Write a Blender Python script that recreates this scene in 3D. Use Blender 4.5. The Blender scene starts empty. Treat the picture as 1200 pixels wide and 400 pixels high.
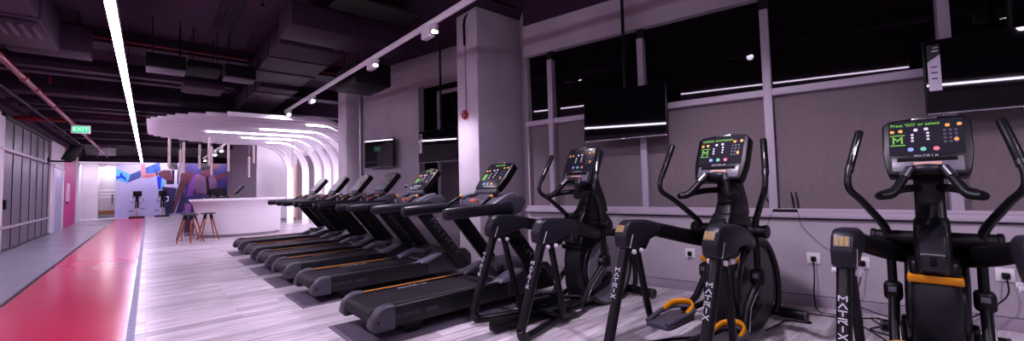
import bpy, bmesh, math, random
from mathutils import Vector, Matrix
random.seed(7)
S = bpy.context.scene
COL = S.collection
PI = math.pi

# ------------------------------------------------------------------ materials
def lin(c):
    return tuple((x/12.92 if x <= .04045 else ((x+.055)/1.055)**2.4) for x in c)
def hexc(r, g, b): return lin((r/255, g/255, b/255))
MATS = {}
def mat(name, col, rough=.5, metal=0., emis=None, estr=0., spec=.5, coat=0., trans=0., ior=1.45):
    if name in MATS: return MATS[name]
    m = bpy.data.materials.new(name); m.use_nodes = True
    b = m.node_tree.nodes['Principled BSDF']
    b.inputs['Base Color'].default_value = (*col, 1)
    b.inputs['Roughness'].default_value = rough
    b.inputs['Metallic'].default_value = metal
    b.inputs['Specular IOR Level'].default_value = spec
    b.inputs['Coat Weight'].default_value = coat
    b.inputs['Transmission Weight'].default_value = trans
    b.inputs['IOR'].default_value = ior
    if emis:
        b.inputs['Emission Color'].default_value = (*emis, 1)
        b.inputs['Emission Strength'].default_value = estr
    MATS[name] = m
    return m
def noisy(name, c1, c2, scale=3., rough=.6, bump=.0, detail=6., rr=None, stretch=(1, 1, 1), spec=.5, coords='Object'):
    m = mat(name, c1, rough, spec=spec); nt = m.node_tree; N = nt.nodes; L = nt.links
    b = N['Principled BSDF']
    tc = N.new('ShaderNodeTexCoord'); mp = N.new('ShaderNodeMapping'); mp.inputs['Scale'].default_value = stretch
    nz = N.new('ShaderNodeTexNoise'); nz.inputs['Scale'].default_value = scale; nz.inputs['Detail'].default_value = detail
    cr = N.new('ShaderNodeValToRGB'); cr.color_ramp.elements[0].color = (*c1, 1); cr.color_ramp.elements[1].color = (*c2, 1)
    cr.color_ramp.elements[0].position = .3; cr.color_ramp.elements[1].position = .7
    L.new(tc.outputs[coords], mp.inputs['Vector']); L.new(mp.outputs['Vector'], nz.inputs['Vector'])
    L.new(nz.outputs['Fac'], cr.inputs['Fac']); L.new(cr.outputs['Color'], b.inputs['Base Color'])
    if rr:
        mr = N.new('ShaderNodeMapRange'); mr.inputs['To Min'].default_value = rr[0]; mr.inputs['To Max'].default_value = rr[1]
        L.new(nz.outputs['Fac'], mr.inputs['Value']); L.new(mr.outputs['Result'], b.inputs['Roughness'])
    if bump:
        bp = N.new('ShaderNodeBump'); bp.inputs['Strength'].default_value = bump; bp.inputs['Distance'].default_value = .02
        L.new(nz.outputs['Fac'], bp.inputs['Height']); L.new(bp.outputs['Normal'], b.inputs['Normal'])
    return m

def wood_floor(name='plank_floor', tone=1.):
    m = mat(name, (.4, .38, .4), .3); nt = m.node_tree; N = nt.nodes; L = nt.links; b = N['Principled BSDF']
    tc = N.new('ShaderNodeTexCoord')
    br = N.new('ShaderNodeTexBrick'); br.inputs['Scale'].default_value = 1.
    br.inputs['Brick Width'].default_value = 1.2; br.inputs['Row Height'].default_value = .16
    br.inputs['Mortar Size'].default_value = .0025; br.offset = .37
    br.inputs['Color1'].default_value = (.40, .365, .39, 1); br.inputs['Color2'].default_value = (.80, .76, .79, 1)
    br.inputs['Mortar'].default_value = (.30, .28, .295, 1); br.inputs['Bias'].default_value = .1
    L.new(tc.outputs['Object'], br.inputs['Vector'])
    mp = N.new('ShaderNodeMapping'); mp.inputs['Scale'].default_value = (1.2, 14, 1)
    nz = N.new('ShaderNodeTexNoise'); nz.inputs['Scale'].default_value = 1.6; nz.inputs['Detail'].default_value = 8; nz.inputs['Roughness'].default_value = .65
    L.new(tc.outputs['Object'], mp.inputs['Vector']); L.new(mp.outputs['Vector'], nz.inputs['Vector'])
    cr = N.new('ShaderNodeValToRGB'); cr.color_ramp.elements[0].position = .32; cr.color_ramp.elements[0].color = (.42, .37, .42, 1)
    cr.color_ramp.elements[1].position = .6; cr.color_ramp.elements[1].color = (1, 1, 1, 1)
    L.new(nz.outputs['Fac'], cr.inputs['Fac'])
    mx = N.new('ShaderNodeMixRGB'); mx.blend_type = 'MULTIPLY'; mx.inputs['Fac'].default_value = 1.
    L.new(br.outputs['Color'], mx.inputs['Color1']); L.new(cr.outputs['Color'], mx.inputs['Color2'])
    L.new(mx.outputs['Color'], b.inputs['Base Color'])
    n2 = N.new('ShaderNodeTexNoise'); n2.inputs['Scale'].default_value = 2.; L.new(tc.outputs['Object'], n2.inputs['Vector'])
    mr = N.new('ShaderNodeMapRange'); mr.inputs['To Min'].default_value = .22; mr.inputs['To Max'].default_value = .42
    L.new(n2.outputs['Fac'], mr.inputs['Value']); L.new(mr.outputs['Result'], b.inputs['Roughness'])
    return m

BLK = mat('black_plastic', (.003, .003, .0042), .42, spec=.28)
BLKG = mat('black_gloss_tube', (.004, .004, .0055), .3, spec=.45)
NAVY = mat('dark_navy_plastic', (.011, .011, .018), .4, spec=.4)
CAPG = mat('grey_plastic', (.055, .052, .070), .42, spec=.4)
CAPL = mat('light_grey_plastic', (.12, .115, .15), .38)
BELT = noisy('treadmill_belt', (.009, .008, .011), (.013, .012, .0155), 60, .55, spec=.2)
SIDE = mat('black_side_rail', (.007, .0065, .009), .42, spec=.35)
SILV = mat('silver_metal', (.6, .6, .65), .25, 1.)
CHR = mat('chrome', (.75, .75, .8), .12, 1.)
ORG = mat('amber_plastic', hexc(222, 145, 18), .45)
YEL = mat('yellow_stripe', hexc(190, 118, 25), .5)
WHT = mat('white_plastic', (.75, .73, .76), .4)
TXTG = mat('grey_lettering', (.05, .05, .062), .5)
TXTW = mat('white_lettering', (.5, .5, .56), .5)
GRN = mat('green_display', (.08, .25, .04), .4, emis=(.30, .9, .06), estr=.11)
SCR = mat('console_glass', (.018, .018, .024), .16, coat=.5)
SCRL = mat('console_face_grey', (.10, .10, .13), .3)
BTO = mat('orange_button', (.85, .40, .08), .4, emis=(1, .45, .1), estr=.03)
BTW = mat('white_button', (.7, .68, .75), .4)
BTB = mat('blue_button', (.25, .4, .8), .4)
BTG = mat('green_button', (.15, .6, .4), .4)
BTR = mat('red_button', (.8, .2, .25), .4)
SCN = mat('tv_screen', (.002, .002, .003), .025, spec=.5)
CONC = noisy('concrete_plaster', (.34, .30, .34), (.44, .40, .44), 1.3, .75, .05)
CONCL = noisy('pale_plaster', (.55, .50, .56), (.66, .61, .67), 1.5, .7, .03)
WHITE = mat('white_paint', (.78, .75, .8), .5)
WHITEG = mat('white_gloss', (.82, .79, .83), .3)
CEIL = noisy('dark_ceiling_paint', (.040, .019, .040), (.047, .024, .047), 1.2, .8, spec=.1)
DUCT = noisy('dark_duct_paint', (.027, .0130, .028), (.034, .0165, .035), 2.5, .6, spec=.15)
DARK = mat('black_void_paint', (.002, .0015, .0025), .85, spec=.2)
REDP = mat('red_pipe_paint', hexc(115, 4, 22), .28, spec=.4)
PINK = noisy('magenta_wall', hexc(190, 40, 120), hexc(200, 52, 132), 2., .5)
GLASS = mat('dark_window_glass', (.004, .003, .004), .02, spec=.22)
BLIND = noisy('roller_blind', (.155, .125, .138), (.175, .142, .155), 40, .85, stretch=(1, 1, .2))
FRAME = mat('lilac_grey_frame', (.42, .37, .44), .45)
SPANEL = noisy('frosted_panel', (.11, .10, .115), (.16, .145, .17), .7, .4, stretch=(1, 1, .4))
GREYF = noisy('grey_epoxy', (.27, .27, .33), (.31, .31, .37), .9, .2, rr=(.2, .26))
REDF = noisy('red_epoxy', hexc(205, 38, 84), hexc(215, 48, 94), .8, .2, rr=(.17, .22))
STRIPE = noisy('worn_blue_stripe', (.10, .11, .24), (.30, .30, .40), 30, .5)
BLKL = mat('black_line', (.01, .01, .013), .4)
WOODL = noisy('orange_wood', hexc(125, 62, 28), hexc(150, 82, 40), 20, .45, stretch=(1, 1, .1))
EM_STRIP = mat('strip_light_diffuser', (.8, .8, .8), .5, emis=(.88, .71, 1.), estr=17.5)
EM_FIN = mat('canopy_led', (.8, .8, .8), .5, emis=(.90, .74, 1.), estr=7.)
EM_SPOT = mat('spot_lens', (.8, .8, .8), .5, emis=(1., .9, 1.), estr=30.)
EM_SIGN = mat('exit_sign_green', (.02, .4, .15), .5, emis=(.04, .75, .28), estr=.3)
PEND = mat('blush_pendant_metal', (.42, .34, .34), .35, .2)

# ------------------------------------------------------------------ mesh tools
def catmull(pts, n=6):
    pts = [Vector(p) for p in pts]
    if len(pts) < 3: return pts
    P = [2*pts[0]-pts[1]] + pts + [2*pts[-1]-pts[-2]]
    out = []
    for i in range(1, len(P)-2):
        a, b, c, d = P[i-1:i+3]
        for k in range(n):
            t = k/n
            out.append(.5*((2*b)+(c-a)*t+(2*a-5*b+4*c-d)*t*t+(3*b-a-3*c+d)*t**3))
    out.append(pts[-1]); return out

class MB:
    def __init__(s, name, m=None):
        s.name = name; s.bm = bmesh.new(); s.mats = []; s.cur = 0
        if m: s.use(m)
    def use(s, m):
        if m not in s.mats: s.mats.append(m)
        s.cur = s.mats.index(m); return s
    def _merge(s, b, M=None):
        if M is not None: b.transform(M)
        me = bpy.data.meshes.new('tmp'); b.to_mesh(me); b.free()
        n = len(s.bm.faces); s.bm.from_mesh(me); bpy.data.meshes.remove(me)
        s.bm.faces.ensure_lookup_table()
        for f in s.bm.faces[n:]: f.material_index = s.cur
    def box(s, lo, hi, bev=0., M=None, seg=2):
        b = bmesh.new(); bmesh.ops.create_cube(b, size=1)
        lo, hi = Vector(lo), Vector(hi); c = (lo+hi)/2; d = hi-lo
        b.transform(Matrix.Translation(c) @ Matrix.Diagonal((*d, 1)))
        if bev: bmesh.ops.bevel(b, geom=b.edges[:], offset=bev, segments=seg, affect='EDGES', profile=.5)
        s._merge(b, M); return s
    def prism(s, prof, a0, a1, axis='y', bev=0., M=None, seg=2):
        # prof: list of 2D points; axis y -> (x,z); x -> (y,z); z -> (x,y)
        b = bmesh.new()
        def mk(p, a):
            return {'y': (p[0], a, p[1]), 'x': (a, p[0], p[1]), 'z': (p[0], p[1], a)}[axis]
        v0 = [b.verts.new(mk(p, a0)) for p in prof]; v1 = [b.verts.new(mk(p, a1)) for p in prof]
        n = len(prof)
        b.faces.new(v0); b.faces.new(v1[::-1])
        for i in range(n): b.faces.new((v0[i], v0[(i+1) % n], v1[(i+1) % n], v1[i])[::-1])
        bmesh.ops.recalc_face_normals(b, faces=b.faces[:])
        if bev: bmesh.ops.bevel(b, geom=b.edges[:], offset=bev, segments=seg, affect='EDGES', profile=.5)
        s._merge(b, M); return s
    def tube(s, pts, r, seg=12, smooth=0, flat=None, up=(0, 0, 1), M=None, cap=True):
        # r: number or list per point; flat=(ru, rv) multipliers
        rs = r if isinstance(r, (list, tuple)) else None
        P = [Vector(p) for p in pts]
        if smooth:
            Q = catmull(P, smooth)
            if rs:
                rs = [rs[min(int(i/smooth), len(rs)-2)]*(1-(i/smooth-min(int(i/smooth), len(rs)-2))) + rs[min(int(i/smooth), len(rs)-2)+1]*((i/smooth-min(int(i/smooth), len(rs)-2))) for i in range(len(Q))]
            P = Q
        b = bmesh.new(); rings = []; n = len(P); prev = None
        for i, p in enumerate(P):
            t = (P[min(i+1, n-1)]-P[max(i-1, 0)]).normalized()
            if prev is None:
                u = Vector(up); u = u - t*u.dot(t)
                if u.length < 1e-3: u = Vector((1, 0, 0)); u = u - t*u.dot(t)
            else: u = prev - t*prev.dot(t)
            u.normalize(); prev = u; w = t.cross(u)
            rr = rs[i] if rs else r
            fu, fv = flat or (1, 1)
            rings.append([b.verts.new(p + u*math.cos(2*PI*k/seg)*rr*fu + w*math.sin(2*PI*k/seg)*rr*fv) for k in range(seg)])
        for i in range(n-1):
            for k in range(seg):
                b.faces.new((rings[i][k], rings[i][(k+1) % seg], rings[i+1][(k+1) % seg], rings[i+1][k]))
        if cap: b.faces.new(rings[0][::-1]); b.faces.new(rings[-1])
        bmesh.ops.recalc_face_normals(b, faces=b.faces[:])
        s._merge(b, M); return s
    def capsule(s, pts, r, **k):
        # rounded ends
        P = [Vector(p) for p in pts]; a = (P[0]-P[1]).normalized(); z = (P[-1]-P[-2]).normalized()
        fl = k.get('flat')
        R = [r*.45, r*.85, r]+[r]*(len(P)-2)+[r, r*.85, r*.45]
        Q = [P[0]+a*r*.6, P[0]+a*r*.35, P[0]]+P[1:-1]+[P[-1], P[-1]+z*r*.35, P[-1]+z*r*.6]
        k.pop('smooth', None)
        return s.tube(Q, R, **k)
    def cyl(s, p0, p1, r, seg=20, r1=None, M=None):
        return s.tube([p0, p1], [r, r if r1 is None else r1], seg=seg, M=M)
    def disc(s, c, nrm, r, th, seg=28, M=None, bev=0):
        c = Vector(c); n = Vector(nrm).normalized()
        if bev: return s.tube([c-n*th/2, c-n*(th/2-bev), c+n*(th/2-bev), c+n*th/2], [r-bev, r, r, r-bev], seg=seg, M=M)
        return s.cyl(c-n*th/2, c+n*th/2, r, seg, M=M)
    def poly(s, pts):
        f = s.bm.faces.new([s.bm.verts.new(p) for p in pts]); f.material_index = s.cur; return s
    def mesh(s, ang=40):
        me = bpy.data.meshes.new(s.name); s.bm.to_mesh(me); s.bm.free()
        for m in s.mats: me.materials.append(m)
        for p in me.polygons: p.use_smooth = True
        me.set_sharp_from_angle(angle=math.radians(ang))
        return me
    def build(s, parent=None, label=None, M=None, kind=None, ang=40):
        o = bpy.data.objects.new(s.name, s.mesh(ang)); COL.objects.link(o)
        if parent: o.parent = parent
        if M is not None: o.matrix_local = M
        if label: o['label'] = label
        if kind: o['kind'] = kind
        return o

def frame(o, x, y):
    x = Vector(x).normalized(); y = Vector(y); y = (y-x*y.dot(x)).normalized(); z = x.cross(y)
    return Matrix(((x.x, y.x, z.x, o[0]), (x.y, y.y, z.y, o[1]), (x.z, y.z, z.z, o[2]), (0, 0, 0, 1)))

def text_mb(mb, body, size, M, align='LEFT', spacing=1., line=1., bold=0., sx=1.):
    cu = bpy.data.curves.new('t', 'FONT'); cu.body = body; cu.size = size; cu.align_x = align; cu.align_y = 'CENTER'
    cu.space_character = spacing; cu.space_line = line; cu.extrude = .0006; cu.offset = bold; cu.resolution_u = 3
    o = bpy.data.objects.new('t', cu); COL.objects.link(o)
    dg = bpy.context.evaluated_depsgraph_get(); dg.update()
    me = bpy.data.meshes.new_from_object(o.evaluated_get(dg))
    b = bmesh.new(); b.from_mesh(me); b.transform(Matrix.Diagonal((sx, 1, 1, 1)))
    bpy.data.objects.remove(o); bpy.data.curves.remove(cu); bpy.data.meshes.remove(me)
    for f in b.faces: f.material_index = 0
    mb._merge(b, M)
STROKES = {'M': [((0, 0), (0, 1)), ((0, 1), (.5, .42)), ((.5, .42), (1, 1)), ((1, 1), (1, 0))], 'A': [((0, 0), (.5, 1)), ((.5, 1), (1, 0))],
           'T': [((0, 1), (1, 1)), ((.5, 1), (.5, 0))], 'R': [((0, 1), (.95, 1)), ((.95, 1), (.95, .5)), ((.95, .5), (0, .5)), ((0, .5), (0, 0)), ((.45, .5), (1, 0))],
           'I': [((.5, 0), (.5, 1))], 'X': [((0, 0), (1, 1)), ((0, 1), (1, 0))]}
def stroke_mb(mb, word, h, wd, gap, t, M, align='CENTER', down=0):
    # wide sans letters made of straight bars; down = line pitch for stacked letters
    n = len(word); tot = n*wd+(n-1)*gap; x = -tot/2 if align == 'CENTER' else 0.
    for k, ch in enumerate(word):
        ox, oy = (-wd/2, -k*down) if down else (x+k*(wd+gap), -h/2)
        for (a, b_) in STROKES[ch]:
            p = Vector((ox+a[0]*wd, oy+a[1]*h, 0)); q = Vector((ox+b_[0]*wd, oy+b_[1]*h, 0)); d = (q-p)
            L_ = d.length; d.normalize(); F_ = frame(p, d, Vector((-d.y, d.x, 0)))
            mb.box((-t/2, -t/2, 0), (L_+t/2, t/2, .001), M=M @ F_)
    return mb
def brand(parent, h, wd, gap, t, M, m, align='CENTER', down=0):
    return stroke_mb(MB('lettering', m), 'MATRIX', h, wd, gap, t, M, align, down).build(parent)
def text(parent, name, body, size, M, m, **k):
    mb = MB(name, m); text_mb(mb, body, size, M, **k); return mb.build(parent)

def tag(o, label, cat, group=None, kind=None):
    o['label'] = label; o['category'] = cat
    if group: o['group'] = group
    if kind: o['kind'] = kind
    return o
def thing(name, label, cat, loc=(0, 0, 0), rz=0., group=None):
    o = bpy.data.objects.new(name, None); COL.objects.link(o); o.location = loc; o.rotation_euler = (0, 0, rz)
    o.empty_display_size = .1
    return tag(o, label, cat, group)
def struct(mb, parent=None, ang=40):
    o = mb.build(parent, ang=ang)
    o['kind'] = 'structure'; return o
KIDS = {}
def dup(root, loc=None, rz=None, label=None, group=None):
    def cp(o, par):
        c = o.copy(); COL.objects.link(c); c.parent = par
        for ch in [x for x in ALL if x.parent == o]: cp(ch, c)
        return c
    ALL = [x for x in COL.objects if x.parent is not None]
    r = cp(root, None)
    if loc is not None: r.location = loc
    if rz is not None: r.rotation_euler = (0, 0, rz)
    if label: r['label'] = label
    if group: r['group'] = group
    return r

# ------------------------------------------------------------------ camera
fpx, yaw, pitch, roll, ppy = 485.25, math.radians(41.305), math.radians(2.8356), math.radians(-1.3637), 193.84
F = Vector((math.sin(yaw)*math.cos(pitch), math.cos(yaw)*math.cos(pitch), math.sin(pitch)))
Rt = Vector((math.cos(yaw), -math.sin(yaw), 0)); U = Rt.cross(F)
R2 = Rt*math.cos(roll)+U*math.sin(roll); U2 = -Rt*math.sin(roll)+U*math.cos(roll)
cd = bpy.data.cameras.new('camera'); cam = bpy.data.objects.new('camera', cd); COL.objects.link(cam)
cd.sensor_width = 36; cd.lens = fpx/1200*36; cd.shift_y = -(200-ppy)/1200; cd.clip_start = .05; cd.clip_end = 200
cam.matrix_world = Matrix(((R2.x, U2.x, -F.x, 0), (R2.y, U2.y, -F.y, 0), (R2.z, U2.z, -F.z, 1.3), (0, 0, 0, 1)))
S.camera = cam
S.view_settings.view_transform = 'Standard'; S.view_settings.look = 'None'
S.view_settings.gamma = 1; S.view_settings.use_curve_mapping = False
S.view_settings.exposure = 1.85
w = bpy.data.worlds.new('world'); S.world = w; w.use_nodes = True
w.node_tree.nodes['Background'].inputs['Color'].default_value = (.05, .035, .06, 1)
w.node_tree.nodes['Background'].inputs['Strength'].default_value = .05
S.cycles.use_denoising = True
S.cycles.max_bounces = 6; S.cycles.diffuse_bounces = 3; S.cycles.glossy_bounces = 3
S.cycles.sample_clamp_indirect = 4.
S.cycles.caustics_reflective = False; S.cycles.caustics_refractive = False

WA = math.radians(11.94)
WN = Vector((math.cos(WA), math.sin(WA), 0)); WT = Vector((-math.sin(WA), math.cos(WA), 0))
def WM(D):   # frame of the window wall: x into the wall, y along it, z up
    return Matrix(((WN.x, WT.x, 0, WN.x*D), (WN.y, WT.y, 0, WN.y*D), (0, 0, 1, 0), (0, 0, 0, 1)))
HC = 4.15

# ------------------------------------------------------------------ room shell
fl = MB('floor', GREYF)
Y0, Y1 = -4.5, 36
fl.box((-2.8, Y0, -.1), (-1.335, 31.9, 0)); fl.use(BLKL).box((-1.335, Y0, -.1), (-1.285, 31.9, 0))
fl.use(REDF).box((-1.285, Y0, -.1), (-.135, 31.2, 0)); fl.use(STRIPE).box((-.135, Y0, -.1), (-.075, 31.2, 0))
fl.use(WHITE).box((-2.8, 31.9, -.1), (-1.285, 32.9, 0))
fl.use(GREYF).box((-2.8, 32.9, -.1), (-1.285, Y1, 0))
fl.use(wood_floor()).box((-.075, Y0, -.1), (8, Y1, 0)); fl.box((-1.285, 31.2, -.1), (-.075, Y1, 0))
struct(fl)
struct(MB('ceiling', CEIL).box((-3, Y0, HC), (8, Y1, HC+.15)))

# left wall
wl = MB('wall_left', CONCL)
wl.box((-2.85, Y0, 0), (-2.58, 15.28, 3.32)); wl.box((-2.85, 21.72, 0), (-2.6, 24.75, 3.32))
wl.use(PINK).box((-2.85, 24.75, 0), (-2.6, 28.5, 3.32))
wl.use(CEIL).box((-2.85, Y0, 3.32), (-2.6, 31.9, HC))
wl.use(CONCL).box((-2.85, 28.5, 0), (-2.75, 34.4, 3.32))
wl.use(DARK).box((-2.85, 14.9, 0), (-2.72, 21.72, 3.32))
struct(wl)
win = struct(MB('window_1', mat('dark_steel_frame', (.03, .025, .032), .45)).box((-2.7, 14.9, 3.22), (-2.58, 21.72, 3.32)).box((-2.7, 14.9, 0), (-2.58, 21.72, .04)))
ys = [15.32,  16.48, 17.5, 18.56, 19.57, 20.56, 21.51]
for y in ys:
    struct(MB('mullion', MATS['dark_steel_frame']).box((-2.655, y-.02, .04), (-2.625, y+.02, 3.22)).use(FRAME).box((-2.627, y+.008, .04), (-2.622, y+.02, 3.22)), win)
struct(MB('transom', FRAME).box((-2.64, 14.95, 2.43), (-2.57, 21.7, 2.5), .004), win)
struct(MB('transom', FRAME).box((-2.64, 14.95, .54), (-2.58, 21.7, .60), .004), win)
for a, b_ in zip(ys, ys[1:]+[21.72]):
    struct(MB('pane', SPANEL).box((-2.66, a+.02, .04), (-2.64, b_-.02, 3.22)), win)
struct(MB('window_handle', BLK).box((-2.62, 15.42, 1.02), (-2.55, 15.54, 1.25), .01), win)
struct(MB('door_1', WHITE).box((-2.63, 22.1, 0), (-2.56, 22.35, 2.45), .005).box((-2.63, 24.2, 0), (-2.56, 24.5, 2.45), .005).box((-2.63, 22.1, 2.35), (-2.56, 24.5, 2.5), .005)
       .use(mat('pale_blue_door', (.42, .44, .62), .35)).box((-2.62, 22.35, 0), (-2.585, 24.2, 2.36), .003))
disp = thing('wall_dispenser', 'pale pink narrow dispenser fixed to the magenta wall', 'dispenser', (-2.6, 25.3, 1.05))
MB('housing', mat('pale_pink_plastic', (.8, .55, .7), .4)).box((0, -.3, .02), (.1, .3, .8), .03).build(disp)
MB('nozzle', BLK).box((.03, -.06, -.04), (.09, .06, .03), .01).build(disp)

# far wall
wb = MB('wall_back', CONCL)
wb.box((-2.9, 32.9, 0), (-2.13, 33.1, HC)); wb.box((-2.13, 34.6, 0), (-1.3, 34.8, HC)); wb.box((-1.42, 32.55, 0), (4.2, 32.75, HC))
wb.box((-1.42, 32.75, 0), (-1.3, 34.6, HC))
wb.box((-2.2, 33.1, 0), (-2.13, 34.6, HC))
struct(wb)
# entrance partition at the far left
dr = struct(MB('door_2', mat('milky_glass', (.55, .52, .56), .15)).box((-2.13, 33.6, .4), (-1.42, 33.63, 3.0)))
struct(MB('skirting', noisy('brown_timber', hexc(140, 85, 45), hexc(160, 100, 55), 8, .5)).box((-2.13, 33.55, .2), (-1.42, 33.66, .42)), dr)
for z in (1.16, 1.34, 1.55): struct(MB('frosted_band', WHITE).box((-2.12, 33.585, z), (-1.43, 33.6, z+.08)), dr)
struct(MB('door_handle', BLK).tube([(-1.58, 33.55, .8), (-1.58, 33.55, 1.35)], .018), dr)
t1 = struct(MB('trim_1', WHITE).box((-2.75, 31.0, 3.0), (-.2, 31.2, 3.1), .01))
struct(MB('cove_strip', mat('cove_led', (.8, .8, .8), .5, emis=(.92, .74, .95), estr=.16)).box((-2.75, 30.985, 3.015), (-.2, 31.0, 3.085)), t1)
struct(MB('trim_2', DUCT).box((-2.75, 31.05, 3.1), (4.2, 31.3, 3.35)).box((-2.75, 31.2, 3.35), (4.2, 32.5, 3.45)))
en = thing('ceiling_lamp', 'bright recessed ceiling lamp inside the entrance lobby', 'lamp', (-1.75, 33.35, 2.95))
MB('lamp_frame', WHITE).box((-.3, -.12, 0), (.3, .12, .04), .005).build(en)
MB('diffuser', EM_SPOT).box((-.1, -.06, -.012), (.26, .06, .0)).build(en)
MB('stem', WHITE).cyl((0, 0, .04), (0, 0, HC-2.95), .01).build(en)

# wall mural (a flat printed picture)
def purple(n, a, b, sc=1.5): return noisy(n, a, b, sc, .45)
MP = {'bg': purple('mural_lavender', hexc(192, 186, 224), hexc(168, 168, 218), .5), 'bgR': purple('mural_violet', hexc(70, 58, 125), hexc(48, 40, 92)),
      'cyan': purple('mural_cyan', hexc(80, 170, 225), hexc(110, 195, 235)), 'blueman': mat('mural_blue', hexc(25, 50, 215), .4),
      'navyq': purple('mural_slate', hexc(50, 62, 120), hexc(70, 90, 160)), 'bluetop': purple('mural_deep_blue', hexc(30, 50, 140), hexc(70, 130, 215)),
      'skin': purple('mural_skin', hexc(205, 135, 150), hexc(175, 105, 120)), 'skin2': purple('mural_dark_skin', hexc(105, 55, 72), hexc(72, 36, 54)),
      'blk': mat('mural_black', hexc(24, 18, 34), .4), 'wht': mat('mural_white', hexc(205, 200, 235), .4),
      'shorts': purple('mural_indigo', hexc(48, 36, 90), hexc(38, 30, 70)), 'lilac': purple('mural_purple', hexc(130, 66, 155), hexc(105, 58, 145)),
      'top2': purple('mural_mauve', hexc(128, 92, 130), hexc(105, 74, 112)), 'dk': purple('mural_dark', hexc(40, 34, 74), hexc(26, 22, 50))}
PL = {'bgR': ('bgR', [(1.64, 3.51), (4.1, 3.57), (4.1, .05), (1.68, .05)]), 'cyan': ('cyan', [(-1.4, 2.85), (-0.79, 2.46), (-0.92, 1.97), (-1.39, 2.17)]),
 'blueman': ('blueman', [(-1.39, 2.36), (-1.25, 2.36), (-1.22, 2.56), (-1.15, 2.56), (-1.11, 2.41), (-1.0, 2.31), (-0.92, 2.02), (-1.07, 2.21), (-1.21, 2.29), (-1.32, 2.22), (-1.39, 2.26)]),
 'navyq': ('navyq', [(-0.79, 2.48), (-0.35, 2.73), (-0.33, 2.31), (-0.91, 1.99)]), 'bluetop': ('bluetop', [(-0.17, 2.86), (0.48, 3.22), (0.54, 2.71), (0.33, 2.58), (-0.12, 2.51)]),
 'forearm': ('skin', [(-0.34, 3.06), (-0.17, 3.06), (-0.12, 2.56), (-0.07, 2.46), (-0.31, 2.33)]), 'uparm': ('skin', [(-0.31, 2.33), (-0.12, 2.48), (0.29, 2.58), (0.39, 2.41), (0.03, 2.28), (-0.27, 2.27)]),
 'bluerect': ('blueman', [(0.36, 2.36), (0.59, 2.36), (0.7, 1.59), (0.44, 1.59)]), 'cyanrect': ('cyan', [(0.59, 2.36), (0.69, 2.0), (0.7, 1.64), (0.54, 1.59)]),
 'shoulder': ('skin2', [(0.37, 2.56), (0.64, 2.74), (1.0, 2.74), (1.13, 2.09), (0.81, 2.1), (0.45, 2.41)]), 'watch': ('blk', [(0.31, 2.61), (0.37, 2.61), (0.41, 2.41), (0.34, 2.39)]),
 'hair1': ('blk', [(0.95, 3.39), (1.27, 3.45), (1.36, 2.77), (1.08, 2.77), (0.92, 2.97)]), 'face1': ('skin2', [(0.9, 2.97), (1.16, 2.93), (1.2, 2.77), (0.92, 2.82)]),
 'tb1': ('blk', [(1.04, 2.74), (1.18, 2.74), (1.17, 1.89), (0.81, 1.89), (0.81, 2.1), (1.11, 2.09)]), 'tw1': ('wht', [(1.18, 2.72), (1.32, 2.72), (1.31, 1.81), (1.41, 1.8), (1.37, 1.67), (0.69, 1.74), (0.73, 1.87), (1.17, 1.86)]),
 'tb1b': ('blk', [(1.32, 2.72), (1.4, 2.72), (1.37, 1.88), (1.31, 1.88)]), 'shorts': ('shorts', [(0.62, 1.74), (1.29, 1.62), (1.18, 0.85), (1.11, 0.13), (0.8, 0.05), (0.71, 0.77)]),
 'shorts2': ('shorts', [(1.62, 1.56), (1.76, 0.62), (1.6, 0.1), (1.27, 0.12), (1.43, 0.84), (1.58, 1.36)]), 'arm2up': ('skin2', [(1.45, 2.51), (1.69, 2.67), (2.15, 2.56), (1.99, 2.09), (1.7, 1.77), (1.45, 2.09)]),
 'arm2dn': ('skin2', [(1.45, 2.09), (1.74, 1.88), (1.58, 1.36), (1.35, 0.74), (1.19, 0.13), (1.07, 0.13), (1.18, 0.85), (1.3, 1.47)]), 'lilac': ('lilac', [(1.91, 2.03), (2.11, 2.4), (2.28, 2.51), (2.16, 1.87), (2.08, 1.13), (1.79, 1.14)]),
 'top2': ('top2', [(2.28, 2.51), (2.63, 2.4), (2.85, 2.29), (3.2, 2.46), (3.29, 2.02), (3.43, 1.52), (2.99, 1.15), (2.25, 1.34), (2.12, 1.66), (2.16, 2.08)]), 'zip2': ('blk', [(2.71, 2.35), (2.85, 2.35), (2.94, 1.21), (2.79, 1.21)]),
 'neck2': ('skin2', [(2.41, 2.67), (2.93, 2.84), (3.02, 2.46), (2.8, 2.29), (2.5, 2.4)]), 'hair2': ('blk', [(2.36, 3.42), (2.83, 3.6), (3.19, 3.5), (3.02, 2.89), (2.58, 2.73), (2.41, 2.83)]), 'face2': ('skin2', [(3.05, 3.49), (3.41, 3.45), (3.37, 2.95), (3.2, 2.73), (3.02, 2.84)]),
 'arm3': ('skin2', [(3.11, 2.4), (3.65, 2.57), (4.08, 2.57), (3.84, 2.29), (3.29, 2.07)]), 'thigh2': ('bgR', [(3.29, 1.96), (3.65, 2.29), (4.1, 2.40), (4.1, 1.76), (3.66, 1.52), (3.34, 1.41)]), 'dark2': ('dk', [(3.66, 1.52), (4.1, 1.8), (4.1, 0.94), (3.48, 0.97)])}
mu = MB('wall_mural', MP['bg']); mu.box((-1.4, 32.5, .02), (4.12, 32.548, 3.6))
for i, (k, (mm, pts)) in enumerate(PL.items()):
    mu.use(MP[mm]); yy = 32.4985-.0012*i
    mu.poly([(x, yy, z) for x, z in pts][::-1])
tag(mu.build(), 'large printed mural of two athletes on a lavender ground, on the far wall', 'mural')

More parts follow.
